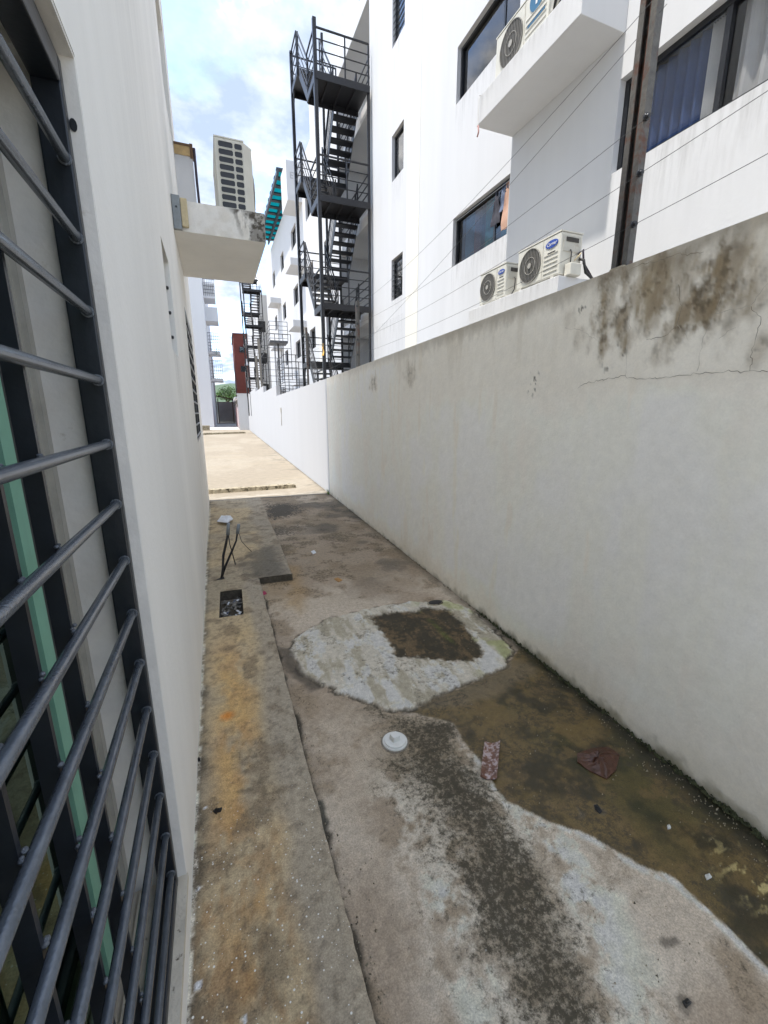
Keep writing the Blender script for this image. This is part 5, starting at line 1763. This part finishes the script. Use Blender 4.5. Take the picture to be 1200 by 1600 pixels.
MB().tube([cpt(371, 834, Yb), cpt(373, 819, Yb)], [.016, .014], 8).build('tape_end', 'box_grey', cb_)
MB().tube([cpt(357, 835, Yb), cpt(359, 850, Yb), cpt(364, 868, Yb + .02), cpt(368, 882, Yb + .02)], .005, 6).build('thin_wire', 'cable_black', cb_)
MB().tube([cpt(374, 834, Yb), cpt(377, 845, Yb), cpt(384, 853, Yb), cpt(393, 862, Yb + .02)], .003, 6).build('thin_wire', 'cable_black', cb_)
MB().tube([cpt(333, 909, Yb - .02), cpt(340, 907, Yb), cpt(350, 902, Yb)], [.008, .014, .012], 8).build('cable', 'cable_black', cb_)

# rubbish in the drain pit
rnd = random.Random(21)
mb = MB()
for k in range(110):
    x, y, z = rnd.uniform(PX0 + .02, PX1 - .02), rnd.uniform(PY0 + .02, PY1 - .02), zb + rnd.uniform(.0, .05)
    s = rnd.uniform(.01, .03); t_ = rnd.uniform(0, 3.1)
    mb.bar((x - s * math.cos(t_), y - s * math.sin(t_), z), (x + s * math.cos(t_), y + s * math.sin(t_), z + rnd.uniform(0, .02)), s * .8, .003)
rub = tag(mb.build('rubbish', 'trash'), 'dirty litter lying in the open drain pit', 'litter', kind='stuff')
for k in range(9):
    x, y, z = rnd.uniform(PX0 + .03, PX1 - .03), rnd.uniform(PY0 + .04, PY1 - .04), zb + .045
    s = rnd.uniform(.012, .022); t_ = rnd.uniform(0, 3.1)
    o = MB().bar((x - s * math.cos(t_), y - s * math.sin(t_), z), (x + s * math.cos(t_), y + s * math.sin(t_), z + .015), s, .004).build('scrap', ('foil', 'paper', 'cloth_blue')[k % 3], rub)

# weed at the foot of the wall joint
wd = thing('weed', (1.77, 8.2, 0), 'tiny bright green weed at the wall joint', 'plant')
rnd = random.Random(2)
for k in range(9):
    t_ = rnd.uniform(0, 6.28); h_ = rnd.uniform(.03, .10)
    p = Vector((1.775 + rnd.uniform(-.05, .02), 8.2 + rnd.uniform(-.04, .04), h_)); u = Vector((math.cos(t_), math.sin(t_), .4)) * .045; v = Vector((-math.sin(t_), math.cos(t_), .2)) * .022
    MB().quad(tuple(p - u * .2), tuple(p + v + u * .4), tuple(p + u), tuple(p - v + u * .4)).tube([(1.775, 8.2, 0), tuple(p)], .003, 5).build('leaf', 'leaf', wd)

# fine grit and crumbs gathered along the kerb, the wall foot and over the floor
rnd = random.Random(77)
mb = MB()
for k in range(1500):
    q = rnd.random()
    y = .55 + 5.5 * rnd.random() ** 1.8
    if q < .35:
        x = WX - abs(rnd.gauss(0, .07)) - .01
    elif q < .6:
        x = kerb(min(y, 3.9)) + abs(rnd.gauss(0, .03)) + .006
        if y > 3.9: continue
    else:
        x = rnd.uniform(.3, WX - .02)
    s_ = rnd.uniform(.0012, .0042) * (1.5 if rnd.random() < .06 else 1)
    z = .003
    t0 = rnd.uniform(0, 6)
    vs = [(x + s_ * math.cos(t0 + i * 2.09) * rnd.uniform(.7, 1.3), y + s_ * math.sin(t0 + i * 2.09) * rnd.uniform(.7, 1.3), z - .004) for i in range(3)] + [(x, y, z + s_ * .9)]
    mb._add(vs, [(0, 1, 3), (1, 2, 3), (2, 0, 3)])
tag(mb.build('grit', 'bumper'), 'fine grit and crumbs scattered over the alley floor', 'grit', kind='stuff')
